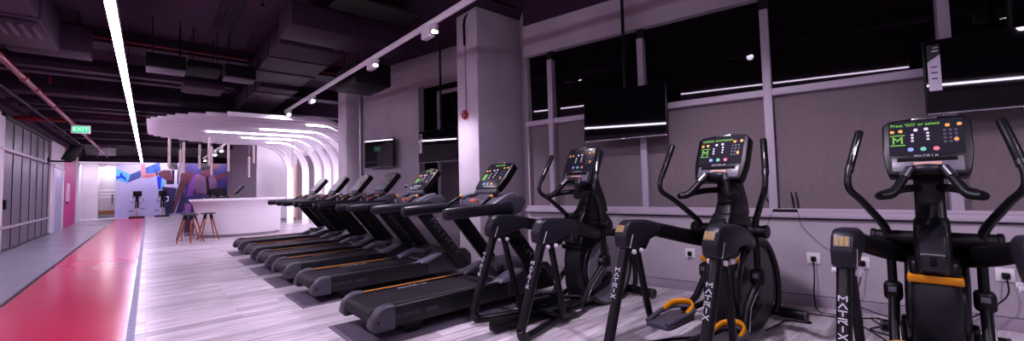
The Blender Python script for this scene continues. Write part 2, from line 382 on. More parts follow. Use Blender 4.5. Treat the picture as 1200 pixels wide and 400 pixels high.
# right rear walls behind the canopy legs
wr = MB('wall_right_rear', CONCL)
wr.box((3.48, 20.5, 0), (8, 20.7, HC)); wr.box((6.3, 10.4, 0), (6.5, 20.5, HC))
wr.use(noisy('mauve_grey_wall', (.20, .16, .20), (.24, .19, .24), 1., .7)).box((3.55, 20.7, 0), (3.65, 29.9, HC)).box((4.15, 29.9, 0), (5.4, 30.1, HC))
wr.box((4.15, 30.1, 0), (4.25, 32.55, HC))
wr.use(MATS['mauve_grey_wall']).box((5.05, 20.48, .0), (5.75, 20.5, 2.9))
struct(wr)
struct(MB('baseboard_rear', mat('grey_skirting', (.22, .2, .24), .5)).box((3.5, 20.47, 0), (5.0, 20.5, .12), .003))
struct(MB('trim_3', ORG).box((5.0, 20.45, 0), (5.03, 20.5, 2.5)))

# TV wall, window recess, columns
D2 = 5.94; M2 = WM(D2)
tv = MB('wall_right_middle', CONC)
tv.box((0, 6.93, 0), (.15, 9.35, HC), M=M2); tv.box((0, 4.2, 3.48), (.15, 6.93, HC), M=M2); tv.box((0, 4.2, 0), (.15, 6.93, .88), M=M2)
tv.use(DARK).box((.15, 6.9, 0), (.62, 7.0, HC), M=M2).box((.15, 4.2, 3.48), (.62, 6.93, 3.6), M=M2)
tv.use(CONC).box((.15, 4.2, .78), (.6, 6.93, .88), M=M2)
struct(tv)
w3 = struct(MB('window_2', FRAME).box((.52, 4.3, .88), (.6, 6.9, .95), M=M2).box((.52, 4.3, 1.86), (.6, 6.9, 1.92), M=M2).box((.52, 4.3, 3.4), (.6, 6.9, 3.48), M=M2))
for s0 in (6.85, 5.6, 4.35): struct(MB('mullion', FRAME).box((.50, s0-.04, .95), (.6, s0+.04, 3.4), M=M2), w3)
for a, b_ in ((5.64, 6.81), (4.39, 5.56)):
    struct(MB('pane', GLASS).box((.55, a, 1.92), (.57, b_, 3.4), M=M2), w3)
    struct(MB('blind', noisy('dark_blind', (.085, .07, .09), (.10, .085, .105), 30, .85)).box((.54, a, .95), (.56, b_, 1.86), M=M2), w3)
COLM = noisy('column_plaster', (.50, .46, .51), (.62, .57, .63), 2., .7, .05)
struct(MB('trim_4', COLM).box((3.85, 5.15, 0), (4.9, 5.72, HC), .012))
struct(MB('trim_5', COLM).box((3.6, 10.17, 0), (4.2, 10.75, HC), .012))
struct(MB('baseboard_middle', mat('dark_skirting', (.14, .115, .14), .5)).box((-.02, 4.2, 0), (0, 9.1, .12), .003, M=M2))

# window wall
M1 = WM(5.25); SA, SB = -4.6, 3.64
ww = MB('wall_right', CONC)
ww.box((0, SA, 0), (.3, SB, .88), M=M1); ww.box((-.02, SA, 3.30), (.3, SB, 3.78), M=M1)
ww.use(CEIL).box((.0, SA, 3.78), (.3, SB, HC), M=M1)
struct(ww)
struct(MB('wall_right_return', CONC).prism([(4.42, 4.62), (4.62, 4.62), (4.89, 5.16), (4.78, 5.16)], 0, HC, axis='z'))
struct(MB('baseboard_right', noisy('stone_skirting', (.26, .22, .27), (.33, .28, .34), 4, .5)).box((-.015, SA, 0), (0, SB, .108), .003, M=M1).use(BLK).box((-.004, SA, .108), (0, SB, .113), M=M1))
w2 = struct(MB('window_3', FRAME).box((-.05, SA, .90), (.2, SB, .955), .004, M=M1).box((-.02, SA, .955), (.2, SB, .99), .003, M=M1)
            .box((.0, SA, 2.21), (.2, SB, 2.285), .004, M=M1))
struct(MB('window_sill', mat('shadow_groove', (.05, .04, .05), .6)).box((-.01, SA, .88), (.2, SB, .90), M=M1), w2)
ms = [3.18, 1.81, .43, -.94, -2.31, -3.68]
for s0 in ms:
    struct(MB('mullion', FRAME).box((-.01, s0-.04, .955), (.15, s0+.04, 3.17), .004, M=M1), w2)
    struct(MB('mullion_head', BLK).box((.02, s0-.045, 3.17), (.15, s0+.045, 3.30), M=M1), w2)
ed = [3.68]+ms+[SA]
for a, b_ in zip(ed, ed[1:]):
    struct(MB('pane', GLASS).box((0, b_+.04, -.51), (.015, a-.04, .51), M=M1 @ Matrix.Translation((.10, 0, 2.79)) @ Matrix.Rotation(math.radians(-2.0), 4, 'Y')), w2)
    struct(MB('blind', BLIND).box((.07, b_+.045, .99), (.075, a-.045, 2.21), M=M1), w2)
# back wall behind the viewer and left portion
struct(MB('wall_front', CONCL).box((-2.85, Y0-.2, 0), (8, Y0, HC)))

# ------------------------------------------------------------------ ceiling services
def duct(name, label, cat, lo, hi, m=DUCT, seams=(), ax=1, hang=True, group=None):
    t = thing(name, label, cat, ((lo[0]+hi[0])/2, (lo[1]+hi[1])/2, lo[2]), group=group)
    c = Vector(t.location); lo = Vector(lo)-c; hi = Vector(hi)-c
    MB('duct_body', m).box(lo, hi, .01).build(t)
    for s in seams:
        a = lo.copy(); b_ = hi.copy(); a[ax] = s-c[ax]-.02; b_[ax] = s-c[ax]+.02
        a -= Vector((.02, 0, .02)) if ax == 1 else Vector((0, .02, .02)); b_ += Vector((.02, 0, .0)) if ax == 1 else Vector((0, .02, 0))
        MB('flange', m).box(a, b_, .004).build(t)
    if hang and hi.z+c.z < HC-.01:
        for sx in (.15, .85):
            for sy in (.15, .85):
                x, y = lo.x+(hi.x-lo.x)*sx, lo.y+(hi.y-lo.y)*sy
                MB('hanger', BLK).cyl((x, y, hi.z), (x, y, HC-c.z), .008, 6).build(t)
    return t
duct('air_duct', 'wide dark purple main air duct running toward the far wall beside the track light', 'duct', (1.5, 7.1, 3.6), (2.5, 9.9, 3.9), seams=(7.9, 8.9))
duct('air_duct', 'lower dark duct section continuing the main duct above the canopy front edge', 'duct', (1.75, 10.0, 3.52), (2.5, 13.4, 3.9), seams=(10.5, 11.6))
duct('air_duct', 'short wide duct lying crosswise before the main duct near the viewer', 'duct', (1.45, 6.2, 3.62), (3.2, 6.95, 3.95), seams=(2.3,), ax=0)
duct('air_duct', 'dark boxy duct at the upper corner above the left walkway', 'duct', (-2.5, 5.6, 3.45), (-1.02, 8.95, 3.95), seams=(7.4,))
duct('air_duct', 'smaller dark duct stub stepping down beyond the walkway duct', 'duct', (-1.6, 9.0, 3.5), (-.72, 9.55, 3.9))
duct('service_box', 'black metal service box hanging in front of the far plaster column', 'box', (2.75, 7.3, 3.22), (3.42, 8.3, 3.62), m=mat('black_box_paint', (.006, .004, .0065), .6, spec=.3))
duct('filter_panel', 'dark greenish filter panel set beside the crosswise duct', 'panel', (1.9, 5.5, 3.9), (3.05, 6.05, 3.94), m=mat('filter_green_black', (.010, .0105, .008), .6))
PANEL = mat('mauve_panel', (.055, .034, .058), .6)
for lo, hi, lb in (((-.06, 8.62, 3.34), (.44, 9.05, 3.56), 'ceiling unit with painted-in shade on its sides and a painted lit underside, beside the linear light'), ((.98, 8.62, 3.34), (1.44, 9.02, 3.56), 'ceiling unit with painted-in shade on its sides and a painted lit underside, by the main duct')):
    t = duct('ceiling_unit', lb, 'ceiling unit', lo, hi, m=DARK)  # black body colour stands in for shade on the unit's fronts
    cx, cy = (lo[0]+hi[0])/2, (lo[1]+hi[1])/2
    MB('painted_lit_underside', PANEL).box((lo[0]-cx, lo[1]-cy, -.02), (hi[0]-cx, hi[1]-cy, 0), .003).build(t)  # paler sheet paints in the light bounced up onto the underside
duct('fan_unit', 'black fan coil unit between two units painted as lit from below', 'unit', (.47, 8.7, 3.45), (.95, 9.5, 3.56), m=DARK)
# vent grille
vt = thing('ceiling_vent', 'slatted square ceiling vent above the front of the white canopy', 'vent', (.82, 10.6, 3.4))
MB('vent_frame', DUCT).box((-.34, -.36, .02), (.34, .36, .14), .01).build(vt)
for k in range(7): MB('slat', PANEL).box((-.3, -.3+k*.1-.02, .0), (.3, -.3+k*.1+.02, .02), .003).build(vt)
for x in (-.3, .3): MB('hanger', BLK).cyl((x, 0, .14), (x, 0, HC-3.4), .006, 6).build(vt)
vt = thing('ceiling_vent', 'slatted vent under the dark duct at the upper left corner', 'vent', (-1.35, 7.9, 3.42))
MB('vent_frame', DUCT).box((-.3, -.35, .0), (.3, .35, .03), .005).build(vt)
for k in range(6): MB('slat', PANEL).box((-.25+k*.1-.02, -.28, -.02), (-.25+k*.1+.015, .28, 0), .003).build(vt)
# beams across the ceiling
for i, (y, z0, dpt) in enumerate([(9.75, 3.9, .5), (12.2, 3.85, .35), (14.2, 3.7, .4), (16.6, 3.7, .4), (19.2, 3.75, .4), (22., 3.75, .4), (25., 3.75, .4), (28., 3.75, .4)]):
    struct(MB('trim_%d' % (6+i), DUCT).box((-2.6, y, z0), (3.8 if i == 0 else 6.3, y+dpt, HC)))
rails = ['nearest', 'second', 'third', 'fourth', 'fifth']
for i, y in enumerate([10.9, 11.4, 13.65, 15.4, 17.9]):
    o = MB('cable_tray', DUCT).box((-2.6, y, 3.62), (1.4 if i < 2 else 3.5, y+.22, 3.66)).box((-2.6, y, 3.66), (1.4 if i < 2 else 3.5, y+.02, 3.72)).box((-2.6, y+.2, 3.66), (1.4 if i < 2 else 3.5, y+.22, 3.72))
    for x in (-2., -.9, .6): o.cyl((x, y+.11, 3.66), (x, y+.11, HC), .006, 6)
    tag(o.build(), '%s dark cable tray crossing under the ceiling beyond the red cross pipe' % rails[i], 'cable tray', 'cable trays under the ceiling')
# four thin conduits along the ceiling
cn = ['leftmost', 'second from the left', 'third from the left', 'rightmost']
for i in range(4):
    tag(MB('conduit', BLK).box((.78+i*.085, 3.2, HC-.035), (.80+i*.085, 8.55, HC), .003).build(), '%s of four thin black conduits running along the ceiling' % cn[i], 'conduit', 'thin ceiling conduits')
tag(MB('sprinkler_pipe', BLK).box((1.19, 5.0, 4.05), (1.21, 5.02, HC)).tube([(1.2, 4.7, 4.05), (1.2, 6.6, 4.05), (1.2, 6.7, 3.98)], .015, smooth=3).disc((1.2, 6.7, 3.95), (0, 0, 1), .04, .02).build(), 'thin black sprinkler pipe ending in a small head under the ceiling', 'pipe')
tag(MB('cross_rail', BLK).tube([(-.3, 4.6, 4.02), (4.2, 4.6, 4.02)], .025).box((.5, 4.58, 4.03), (.54, 4.62, HC)).box((3.5, 4.58, 4.03), (3.54, 4.62, HC)).build(), 'thick black rail crossing the ceiling beside the conduits', 'rail')
# red pipes
rp = thing('sprinkler_main', 'thick glossy red sprinkler main running along the left side', 'pipe', (-1.64, 15, 3.35))
MB('pipe', REDP).tube([(0, -20+.8, 0), (0, 15.5, 0)], .045, 16).build(rp)
for y in (-6.6, -4.2, -3.2, -1.2, 2, 6, 10):
    MB('coupling', REDP).tube([(0, y-.06, 0), (0, y+.06, 0)], .06, 16).build(rp)
for y in (-4.8, 1.0, 5.3, 11): MB('pipe_hanger', BLK).cyl((0, y, .04), (0, y, HC-3.35), .008, 6).build(rp)
rb = thing('branch_pipe', 'dull red branch pipe reaching left from the sprinkler main near the exit sign', 'pipe', (-2.1, 16.2, 3.33))
MB('pipe', REDP).tube([(-.48, 0, 0), (.40, 0, 0)], .05, 12).build(rb)
MB('valve', REDP).disc((-.2, 0, 0), (1, 0, 0), .075, .1).build(rb)
MB('pipe_hanger', BLK).cyl((0, 0, .04), (0, 0, HC-3.33), .008, 6).build(rb)
tag(MB('cross_pipe', REDP).tube([(-1.15, 9.62, 3.94), (3.6, 9.62, 3.94)], .016, 8).build(), 'thin red pipe crossing the ceiling along the nearest beam', 'pipe')
tag(MB('cross_pipe', REDP).tube([(-1.5, 12.1, 3.55), (-1.5, 12.1, 3.78), (-1.4, 12.1, 3.85), (.1, 12.1, 3.85)], .015, 8, smooth=3).build(), 'thin red pipe bending down beside the sprinkler main', 'pipe')
tag(MB('cross_pipe', REDP).tube([(-1.5, 18.4, 3.8), (2.5, 18.4, 3.8)], .018, 8).build(), 'faint red pipe crossing beyond the exit sign', 'pipe')
tag(MB('side_conduit', DUCT).tube([(-1.95, 5, 3.25), (-1.95, 30, 3.25)], .02, 8).box((-1.955, 12.9, 3.26), (-1.945, 12.91, HC)).box((-1.955, 21.0, 3.26), (-1.945, 21.01, HC)).build(), 'dark conduit running beside the red sprinkler main', 'conduit')

# exit sign
ex = thing('exit_sign', 'small green lit exit sign hanging over the walkway', 'sign', (-1.22, 14., 2.77), math.radians(0))
MB('housing', WHITE).box((-.16, -.02, 0), (.16, .02, .2), .008).build(ex)
MB('lit_face', EM_SIGN).box((-.135, -.026, .03), (.135, -.02, .17)).build(ex)
text(ex, 'lettering', 'EXIT', .13, frame((0, -.028, .10), (1, 0, 0), (0, 0, 1)), mat('sign_letter_white', (.8, .9, .85), .5, emis=(.6, 1, .8), estr=.25), align='CENTER')
MB('rod', BLK).cyl((0, 0, .2), (0, 0, HC-2.77), .008, 8).build(ex)

# loudspeaker
sp = thing('wall_speaker', 'black wedge loudspeaker tilted on a bracket by the white door wall', 'speaker', (-2.1, 21., 2.5), math.radians(12))
MB('cabinet', BLK).prism([(-.18, .1), (.12, .02), (.3, .52), (.02, .6)], -.25, .25, 'y', .02).build(sp)
MB('bracket', BLK).box((-.5, -.03, -.02), (.06, .03, .04), .005).box((-.5, -.06, -.1), (-.46, .06, .14), .005).build(sp)
MB('grille', mat('speaker_mesh', (.02, .02, .024), .7)).prism([(-.17, .085), (.11, .01), (.12, .02), (-.18, .1)], -.22, .22, 'y').build(sp)

# fire alarm + conduits on column
fa = thing('fire_alarm', 'round red fire alarm sounder on the near plaster column', 'alarm', (3.85, 5.49, 2.47))
MB('base', mat('red_alarm', hexc(150, 15, 20), .35)).disc((-.02, 0, 0), (1, 0, 0), .075, .04, bev=.008).build(fa)
MB('dome', MATS['red_alarm']).tube([(-.04, 0, 0), (-.06, 0, 0), (-.075, 0, 0)], [.05, .045, .02], 20).build(fa)
MB('strobe', CHR).disc((-.06, -.03, -.02), (1, 0, 0), .018, .02).build(fa)
tag(MB('column_conduit', mat('mauve_conduit', (.3, .26, .31), .5)).tube([(3.84, 5.46, 2.54), (3.84, 5.46, 3.7)], .008, 8).use(BLK).tube([(3.83, 5.46, 3.6), (3.83, 5.46, 4.0), (3.87, 5.38, 4.12)], .02, 8, smooth=4).build(), 'thin conduit climbing the near column from the red alarm', 'conduit')
tag(MB('wall_pipe', mat('silver_pipe', (.5, .46, .54), .3, .6)).tube([(-.05, 9.02, 0), (-.05, 9.02, 3.9)], .035, 12, M=M2).build(), 'silver vertical pipe between the far column and the small wall television', 'pipe')

# linear ceiling light
ln = thing('linear_light', 'long continuous white strip light hanging over the walkway', 'light', (-.29, 13.4, 3.05))
MB('housing', WHITE).box((-.04, -17.5, .02), (.04, 17.2, .10), .004).build(ln)
MB('diffuser', EM_STRIP).box((-.036, -17.5, -.0), (.036, 17.2, .02)).build(ln)
for y in range(-16, 17, 4): MB('suspension_wire', BLK).cyl((0, y, .1), (0, y, HC-3.05), .004, 6).build(ln)

# track light
tk = thing('lighting_track', 'white ceiling track carrying spotlights above the treadmills', 'track', (2.62, 4.5, 3.3))
MB('rail', WHITEG).box((-.025, -8.2, .02), (.025, 7.3, .08), .004).build(tk)
MB('rail_slot', mat('pale_lilac_slot', (.75, .7, .8), .3)).box((-.012, -8.2, .013), (.012, 7.3, .02)).build(tk)
for y in (-6, -2, .6, 6.6): MB('suspension_wire', BLK).cyl((0, y, .08), (0, y, HC-3.3), .004, 6).build(tk)
def spot(y, label):
    t = thing('track_spotlight', label, 'spotlight', (2.62, y, 3.3), group='track spotlights')
    MB('driver_box', WHITEG).box((-.04, .03, -.12), (.04, .23, .02), .005).build(t)
    MB('yoke', WHITEG).box((-.035, -.06, -.04), (-.028, -.02, .02)).box((.028, -.06, -.04), (.035, -.02, .02)).build(t)
    MB('lamp_body', WHITEG).tube([(0, -.05, .0), (-.02, -.07, -.10)], .042, 18).build(t)
    MB('lens', EM_SPOT).tube([(-.02, -.07, -.098), (-.0205, -.0705, -.105)], .034, 18).build(t)
    ld = bpy.data.lights.new('spot', 'SPOT'); ld.energy = (60 if y > 9 else (100 if y > 3 else 80)); ld.color = (.92, .77, 1.); ld.spot_size = math.radians(60 if 5 < y < 7 else 115); ld.spot_blend = .8; ld.shadow_soft_size = .05
    lo = bpy.data.objects.new('spot_beam', ld); COL.objects.link(lo); lo.parent = t; lo.location = (-.022, -.072, -.13)
    lo.rotation_euler = Vector((-.35, .9, -1) if y > 9 else ((.62, -.36, -1) if y > 5 else ((-.45, 0, -1) if y > 3 else (.45, 0, -1)))).to_track_quat('-Z', 'Y').to_euler()
    return t
for y, nm in ((11.35, 'farthest track spotlight just in front of the canopy'), (9.35, 'second farthest track spotlight before the canopy'), (6.15, 'second track spotlight counting from the near plaster column'), (4.4, 'big looking track spotlight nearest the near plaster column'), (1.5, 'track spotlight out of sight above the viewer'), (-1.5, 'track spotlight out of sight behind the viewer')):
    spot(y, nm)
def area(name, loc, sx, sy, e, aim, col=(.93, .80, 1.)):
    ld = bpy.data.lights.new(name, 'AREA'); ld.shape = 'RECTANGLE'; ld.size = sx; ld.size_y = sy; ld.energy = e; ld.color = col
    o = bpy.data.objects.new(name, ld); COL.objects.link(o); o.location = loc; o.rotation_euler = Vector(aim).to_track_quat('-Z', 'Y').to_euler(); return o
area('far_wall_fill', (1.4, 31.7, 3.3), 5.0, .12, 24, (0, .5, -1))  # unseen fill lamp, added to brighten the mural
area('rear_wall_fill', (4.2, 19.6, 3.4), 1.6, .1, 7, (0, .45, -1))  # added lamp, out of sight, lifts the pale wall behind the arches
area('lobby_light', (-1.75, 33.9, 2.9), .6, .8, 9, (0, .2, -1))
area('far_wall_fill', (-2.3, 31.8, 2.95), .8, .1, 7, (0, .5, -1))  # second unseen fill, added for the far left wall
# small far track
t2 = thing('lighting_track', 'short far track light behind the hanging pendants', 'track', (2.05, 22., 3.02))
MB('rail', WHITEG).box((-.03, -4, 0), (.03, 4, .06)).build(t2)
for y in (-3, -1, 1, 3):
    MB('spot_head', WHITEG).cyl((0, y, 0), (0, y-.05, -.16), .06, 12).build(t2)
    MB('spot_lens', EM_SPOT).cyl((0, y-.05, -.16), (0, y-.052, -.17), .05, 12).build(t2)
for y in (-3, 3): MB('suspension_wire', BLK).cyl((0, y, .06), (0, y, HC-3.02), .004, 6).build(t2)

# ------------------------------------------------------------------ white ribbed canopy
can = thing('ribbed_canopy', 'white ribbed canopy over the counter curving down into slim arches', 'canopy', (2.2, 15., 0))
XL = [(11.65, 1.37), (11.9, 1.04), (12.2, .73), (12.46, .5), (12.8, .34), (13.07, .19), (13.35, .05), (13.7, -.06), (16.44, -.04), (16.94, .15), (17.17, .32), (17.54, .55), (17.81, .84), (18.2, 1.18), (18.45, 1.75), (19, 2.2)]
XR = [(11.6, 4.5), (13, 4.75), (14.5, 4.85), (16.4, 4.8), (17.3, 4.68), (18., 4.45), (18.8, 4.13)]
def interp(T, y):
    if y <= T[0][0]: return T[0][1]
    for (a, va), (b_, vb) in zip(T, T[1:]):
        if y <= b_: return va+(vb-va)*(y-a)/(b_-a)
    return T[-1][1]
FIN = mat('canopy_white', (.74, .68, .76), .45)
ZB = 3.1
led_rows = {12.2: (3.25, 4.3), 13.7: (2.4, 4.6), 14.9: (1.25, 4.7), 16.1: (2.3, 4.6), 17.3: (3.25, 4.25)}
nf = 24; y = 11.65; leg_rows = []
for i in range(nf):
    y = 11.65 + i*(18.62-11.65)/(nf-1)
    xl = interp(XL, y); xr = interp(XR, y); leg = (i % 3 == 2)
    if leg:
        R = 1.1; ths = [k/10*PI/2 for k in range(11)]; cx, cz = xr-R, ZB-R+.02
        inner = [(cx+R*math.sin(t), cz+R*math.cos(t)) for t in ths]
        ow = [.10+.14*math.sin(t) for t in ths]
        outer = [(cx+(R+o_)*math.sin(t), cz+(R+o_)*math.cos(t)) for t, o_ in zip(ths, ow)]
        prof = [(xl, ZB)]+inner+[(xr, 0), (xr+.24, 0)]+outer[::-1]+[(xl, ZB+.10)]
        th = .052
    else:
        R = 1.1; ths = [k/6*PI/2*.55 for k in range(7)]; cx, cz = xr-R, ZB-R+.02
        inner = [(cx+R*math.sin(t), cz+R*math.cos(t)) for t in ths]
        outer = [(cx+(R+.1)*math.sin(t), cz+(R+.1)*math.cos(t)) for t in ths]
        prof = [(xl, ZB)]+inner+outer[::-1]+[(xl, ZB+.10)]
        th = .052
    fo = MB('fin', FIN).prism([(a-2.2, b_) for a, b_ in prof], y-th-15, y+th-15, 'y').build(can)
    if leg and i < nf-1:
        MB('hidden_leg_fill', mat('arch_fill_glow', (.8, .8, .8), .5, emis=(.92, .80, 1.), estr=16.)).box((xr-2.2+.09, y+th-15, .15), (xr-2.2+.13, y+th-15+.012, 2.3)).build(fo)  # hidden glowing strip added to whiten the front of the next arch leg
for yl, (a, b_) in led_rows.items():
    MB('light_strip', EM_FIN).box((a-2.2, yl-15-.03, ZB-.012), (b_-2.2, yl-15+.03, ZB-.002)).build(can)
MB('backing_panel', DUCT).prism([(interp(XL, q)-2.2+.15, q-15) for q in (11.9, 12.5, 13.2, 13.9, 15, 16.3, 17, 17.8, 18.4)]+[(interp(XR, q)-2.2-1.0, q-15) for q in (18.4, 16.4, 14.5, 13, 11.9)], ZB+.10, ZB+.13, 'z').build(can)
for x, yy in ((.6, 13.6), (.6, 16), (2.8, 12.5), (2.8, 17.5)): MB('suspension_wire', BLK).cyl((x-2.2, yy-15, ZB+.1), (x-2.2, yy-15, HC), .006, 6).build(can)

# pendants
pn = [(.43, 15.2, 2.08, 2.86), (.71, 16., 1.87, 2.62), (.77, 15.6, 1.91, 2.82), (1.19, 16.2, 2.06, 2.82), (1.34, 15.2, 2.12, 2.94), (1.43, 15.5, 1.83, 2.71), (1.86, 15.5, 1.96, 2.80), (2.55, 16.4, 1.8, 2.49), (2.46, 15., 2.19, 2.74), (3.32, 14.0, 2.05, 2.85)]
on = ['leftmost', 'second from left', 'third from left', 'fourth from left', 'fifth from left', 'sixth from left', 'seventh from left', 'eighth from left', 'ninth from left', 'rightmost']
for i, (x, y, z0, z1) in enumerate(pn):
    t = thing('pendant_lamp', 'slim blush tube pendant over the counter, %s of the ten' % on[i], 'pendant lamp', (x, y, z0), group='slim tube pendants over the counter')
    r = .034 if i != 9 else .012
    MB('lamp_tube', PEND).tube([(0, 0, 0), (0, 0, z1-z0)], r, 12).build(t)
    MB('cord', PEND).tube([(0, 0, z1-z0), (0, 0, 3.098-z0)], .005, 6).build(t)

# ------------------------------------------------------------------ reception counter
ct = thing('reception_counter', 'white curved reception counter with overhanging top under the canopy', 'counter', (2.2, 15.4, 0))
front = [(1.06, 15.9), (1.12, 15.3), (1.35, 14.85), (1.75, 14.55), (2.3, 14.45), (2.85, 14.6), (3.2, 14.95)]
fr_ = [p[:2] for p in catmull([(a, b_, 0) for a, b_ in front], 6)]
back = [(3.25, 15.7), (2.6, 15.9), (1.8, 16.1)]
def off(pts, k):
    c = (2.2, 15.9); return [(c[0]+(x-c[0])*k-2.2, c[1]+(y-c[1])*k-15.4) for x, y in pts]
body = MB('counter_body', noisy('counter_white', (.68, .62, .68), (.73, .67, .73), .8, .4))
b = bmesh.new(); rings = []
for z, k in ((.08, 1.0), (.5, 1.0), (.75, 1.0), (.92, 1.03), (1.06, 1.10)):
    rings.append([b.verts.new((x, y, z)) for x, y in off(fr_+back, k)])
n_ = len(rings[0])
for r0, r1 in zip(rings, rings[1:]):
    for k in range(n_): b.faces.new((r0[k], r0[(k+1) % n_], r1[(k+1) % n_], r1[k]))
b.faces.new(rings[0][::-1]); b.faces.new(rings[-1]); bmesh.ops.recalc_face_normals(b, faces=b.faces[:])
body._merge(b); body.build(ct)
tip = [(.84, 15.35)]
MB('counter_top', WHITEG).prism([(x, y) for x, y in off(fr_+back, 1.12)], 1.06, 1.115, 'z', .01).build(ct)
MB('plinth', mat('grey_plinth', (.3, .27, .32), .5)).prism([(x, y) for x, y in off(fr_+back, .965)], 0, .08, 'z').build(ct)
# things left of the counter
ds = thing('display_stand', 'small dark stand with purple and orange graphics at the counter end', 'display stand', (.98, 16.3, 0))
MB('cabinet', mat('stand_indigo', (.04, .025, .08), .5)).box((-.14, -.12, 0), (.14, .12, 1.0), .01).build(ds)
MB('graphic', mat('stand_purple', hexc(140, 90, 170), .5)).prism([(-.13, .55), (-.02, .55), (.02, .98), (-.13, .98)], -.126, -.12, 'y').build(ds)
MB('graphic', mat('stand_tan', hexc(190, 140, 110), .5)).box((0, -.126, .38), (.13, -.12, .52)).build(ds)

# stools
def stool(loc, rz, label):
    t = thing('bar_stool', label, 'stool', loc, rz, 'bar stools at the reception counter')
    MB('seat', mat('stool_dark_seat', (.05, .05, .06), .5)).disc((0, 0, .735), (0, 0, 1), .175, .035, bev=.01).build(t)
    for k in range(4):
        a = PI/4+k*PI/2; ca, sa = math.cos(a), math.sin(a)
        lg = MB('leg', WOODL).tube([(ca*.29, sa*.29, 0), (ca*.115, sa*.115, .60)], [.014, .019], 10).build(t)
        MB('leg_socket', BLK).tube([(ca*.118, sa*.118, .59), (ca*.08, sa*.08, .725)], .021, 10).build(lg)
    MB('foot_ring', SILV).tube([(math.cos(q*PI/12)*.235, math.sin(q*PI/12)*.235, .19) for q in range(25)], .006, 6).build(t)
stool((.84, 14.7, 0), .2, 'bar stool with orange legs farthest left before the counter')
stool((.86, 13.95, 0), .75, 'middle bar stool with orange legs, overlapping the leftmost one')
stool((1.26, 14.28, 0), .15, 'bar stool with orange legs standing clear before the counter front')

# ------------------------------------------------------------------ exercise bikes by the mural
def bike(loc, label, group='exercise bikes by the mural'):
    t = thing('exercise_bike', label, 'exercise bike', loc, group=group)
    MB('console', BLK).box((-.18, -.05, 1.2), (.2, .04, 1.5), .03).build(t)
    for s in (-1, 1):
        MB('handlebar', SILV).tube([(s*.08, 0, 1.15), (s*.24, -.1, 1.12), (s*.26, -.2, .95), (s*.12, -.16, .84)], .028, 10, smooth=4).build(t)
        MB('pedal', BLK).box((s*.24-.09, -.06, .42+s*.06), (s*.24+.09, .05, .46+s*.06), .01).build(t)
    MB('mast', BLK).tube([(0, .02, 1.22), (0, .05, .5)], [.07, .09], 12).build(t)
    MB('body_shroud', WHT).prism([(-.07, .08), (.07, .08), (.055, .55), (-.055, .55)], -.25, .2, 'y', .015).build(t)
    MB('base_frame', BLK).box((-.33, -.45, .0), (.33, -.35, .07), .01).box((-.33, .35, 0), (.33, .45, .07), .01).box((-.05, -.4, .03), (.05, .4, .09), .01).build(t)
    MB('saddle', BLK).tube([(0, -.45, .95), (0, -.3, .97), (0, -.15, .94)], [.1, .08, .03], 12, flat=(.4, 1)).build(t)
    MB('saddle_post', SILV).cyl((0, -.33, .06), (0, -.36, .94), .022, 10).build(t)
    return t
bike((-.47, 31.5, 0), 'black and white exercise bike before the lavender part of the mural')
bike((.62, 31.5, 0), 'black and white exercise bike before the indigo shorts of the mural figure')

# ------------------------------------------------------------------ televisions
def tv_set(name, label, D, s, zc, tilt, pole=None, wall=False):
    P = WN*D+WT*s
    t = thing(name, label, 'television', (P.x, P.y, zc), WA)   # local x = into the wall, y along wall
    Mt = Matrix.Rotation(tilt, 4, 'Y')
    MB('screen_body', BLK).box((0, -.545, -.325), (.035, .545, .325), .006, M=Mt).box((.035, -.3, -.2), (.07, .3, .2), .01, M=Mt).build(t)
    MB('screen', SCN).box((-.002, -.532, -.305), (.0, .532, .313), M=Mt).build(t)
    MB('bottom_trim', mat('grey_tv_trim', (.2, .19, .22), .25, .6)).box((-.004, -.54, -.325), (.0, .54, -.314), M=Mt).build(t)
    MB('brand_badge', CHR).box((-.006, -.02, -.324), (-.003, .02, -.315), M=Mt).build(t)
    if pole:
        MB('mount_plate', BLK).box((.07, -.12, -.12), (.09, .12, .16), M=Mt).build(t)
        MB('ceiling_pole', BLK).tube([(.11, 0, .0), (.11, 0, HC-zc)], .022, 12).build(t)
        MB('mount_arm', BLK).box((.08, -.03, -.02), (.13, .03, .05)).build(t)
    if wall: MB('wall_bracket', BLK).box((.07, -.15, -.1), (.155, .15, .1)).build(t)
    return t, Mt
tA, _ = tv_set('television', 'black television on a ceiling pole before the window blinds, centre of the window wall', 5.02, 1.98, 2.18, math.radians(2.4), pole=True)
tB, _ = tv_set('television', 'small looking television mounted on the far plaster wall', 5.78, 8.15, 2.12, math.radians(0), wall=True)
tC, MtC = tv_set('television', 'large black television with a spec sticker above the right machine', 5.02, -1.30, 2.15, math.radians(.5), pole=True)
tD, MtD = tv_set('television', 'black television with a spec sticker partly hidden by the plaster column', 5.60, 6.0, 2.12, math.radians(1.5), pole=True)
for t, Mt in ((tC, MtC), (tD, MtD)):
    st = MB('spec_sticker', mat('sticker_white', (.62, .58, .68), .5)).prism([(.44, -.12), (.52, -.12), (.52, .13), (.44, .19)], -.0045, -.0035, 'x', M=Mt).use(mat('sticker_black', (.01, .01, .012), .4)).box((-.0044, .44, .19), (-.0034, .52, .28), M=Mt).prism([(.44, .19), (.52, .13), (.52, .19)], -.0044, -.0034, 'x', M=Mt).build(t)
    mb = MB('print_lines', mat('sticker_print', (.06, .06, .08), .5))
    for k in range(3): mb.box((-.0055, .46, .08-k*.05), (-.0046, .50, .092-k*.05), M=Mt)
    mb.use(WHT).box((-.0055, .45, .22), (-.0046, .49, .228), M=Mt).box((-.0055, .45, .25), (-.0046, .48, .256), M=Mt).build(st)

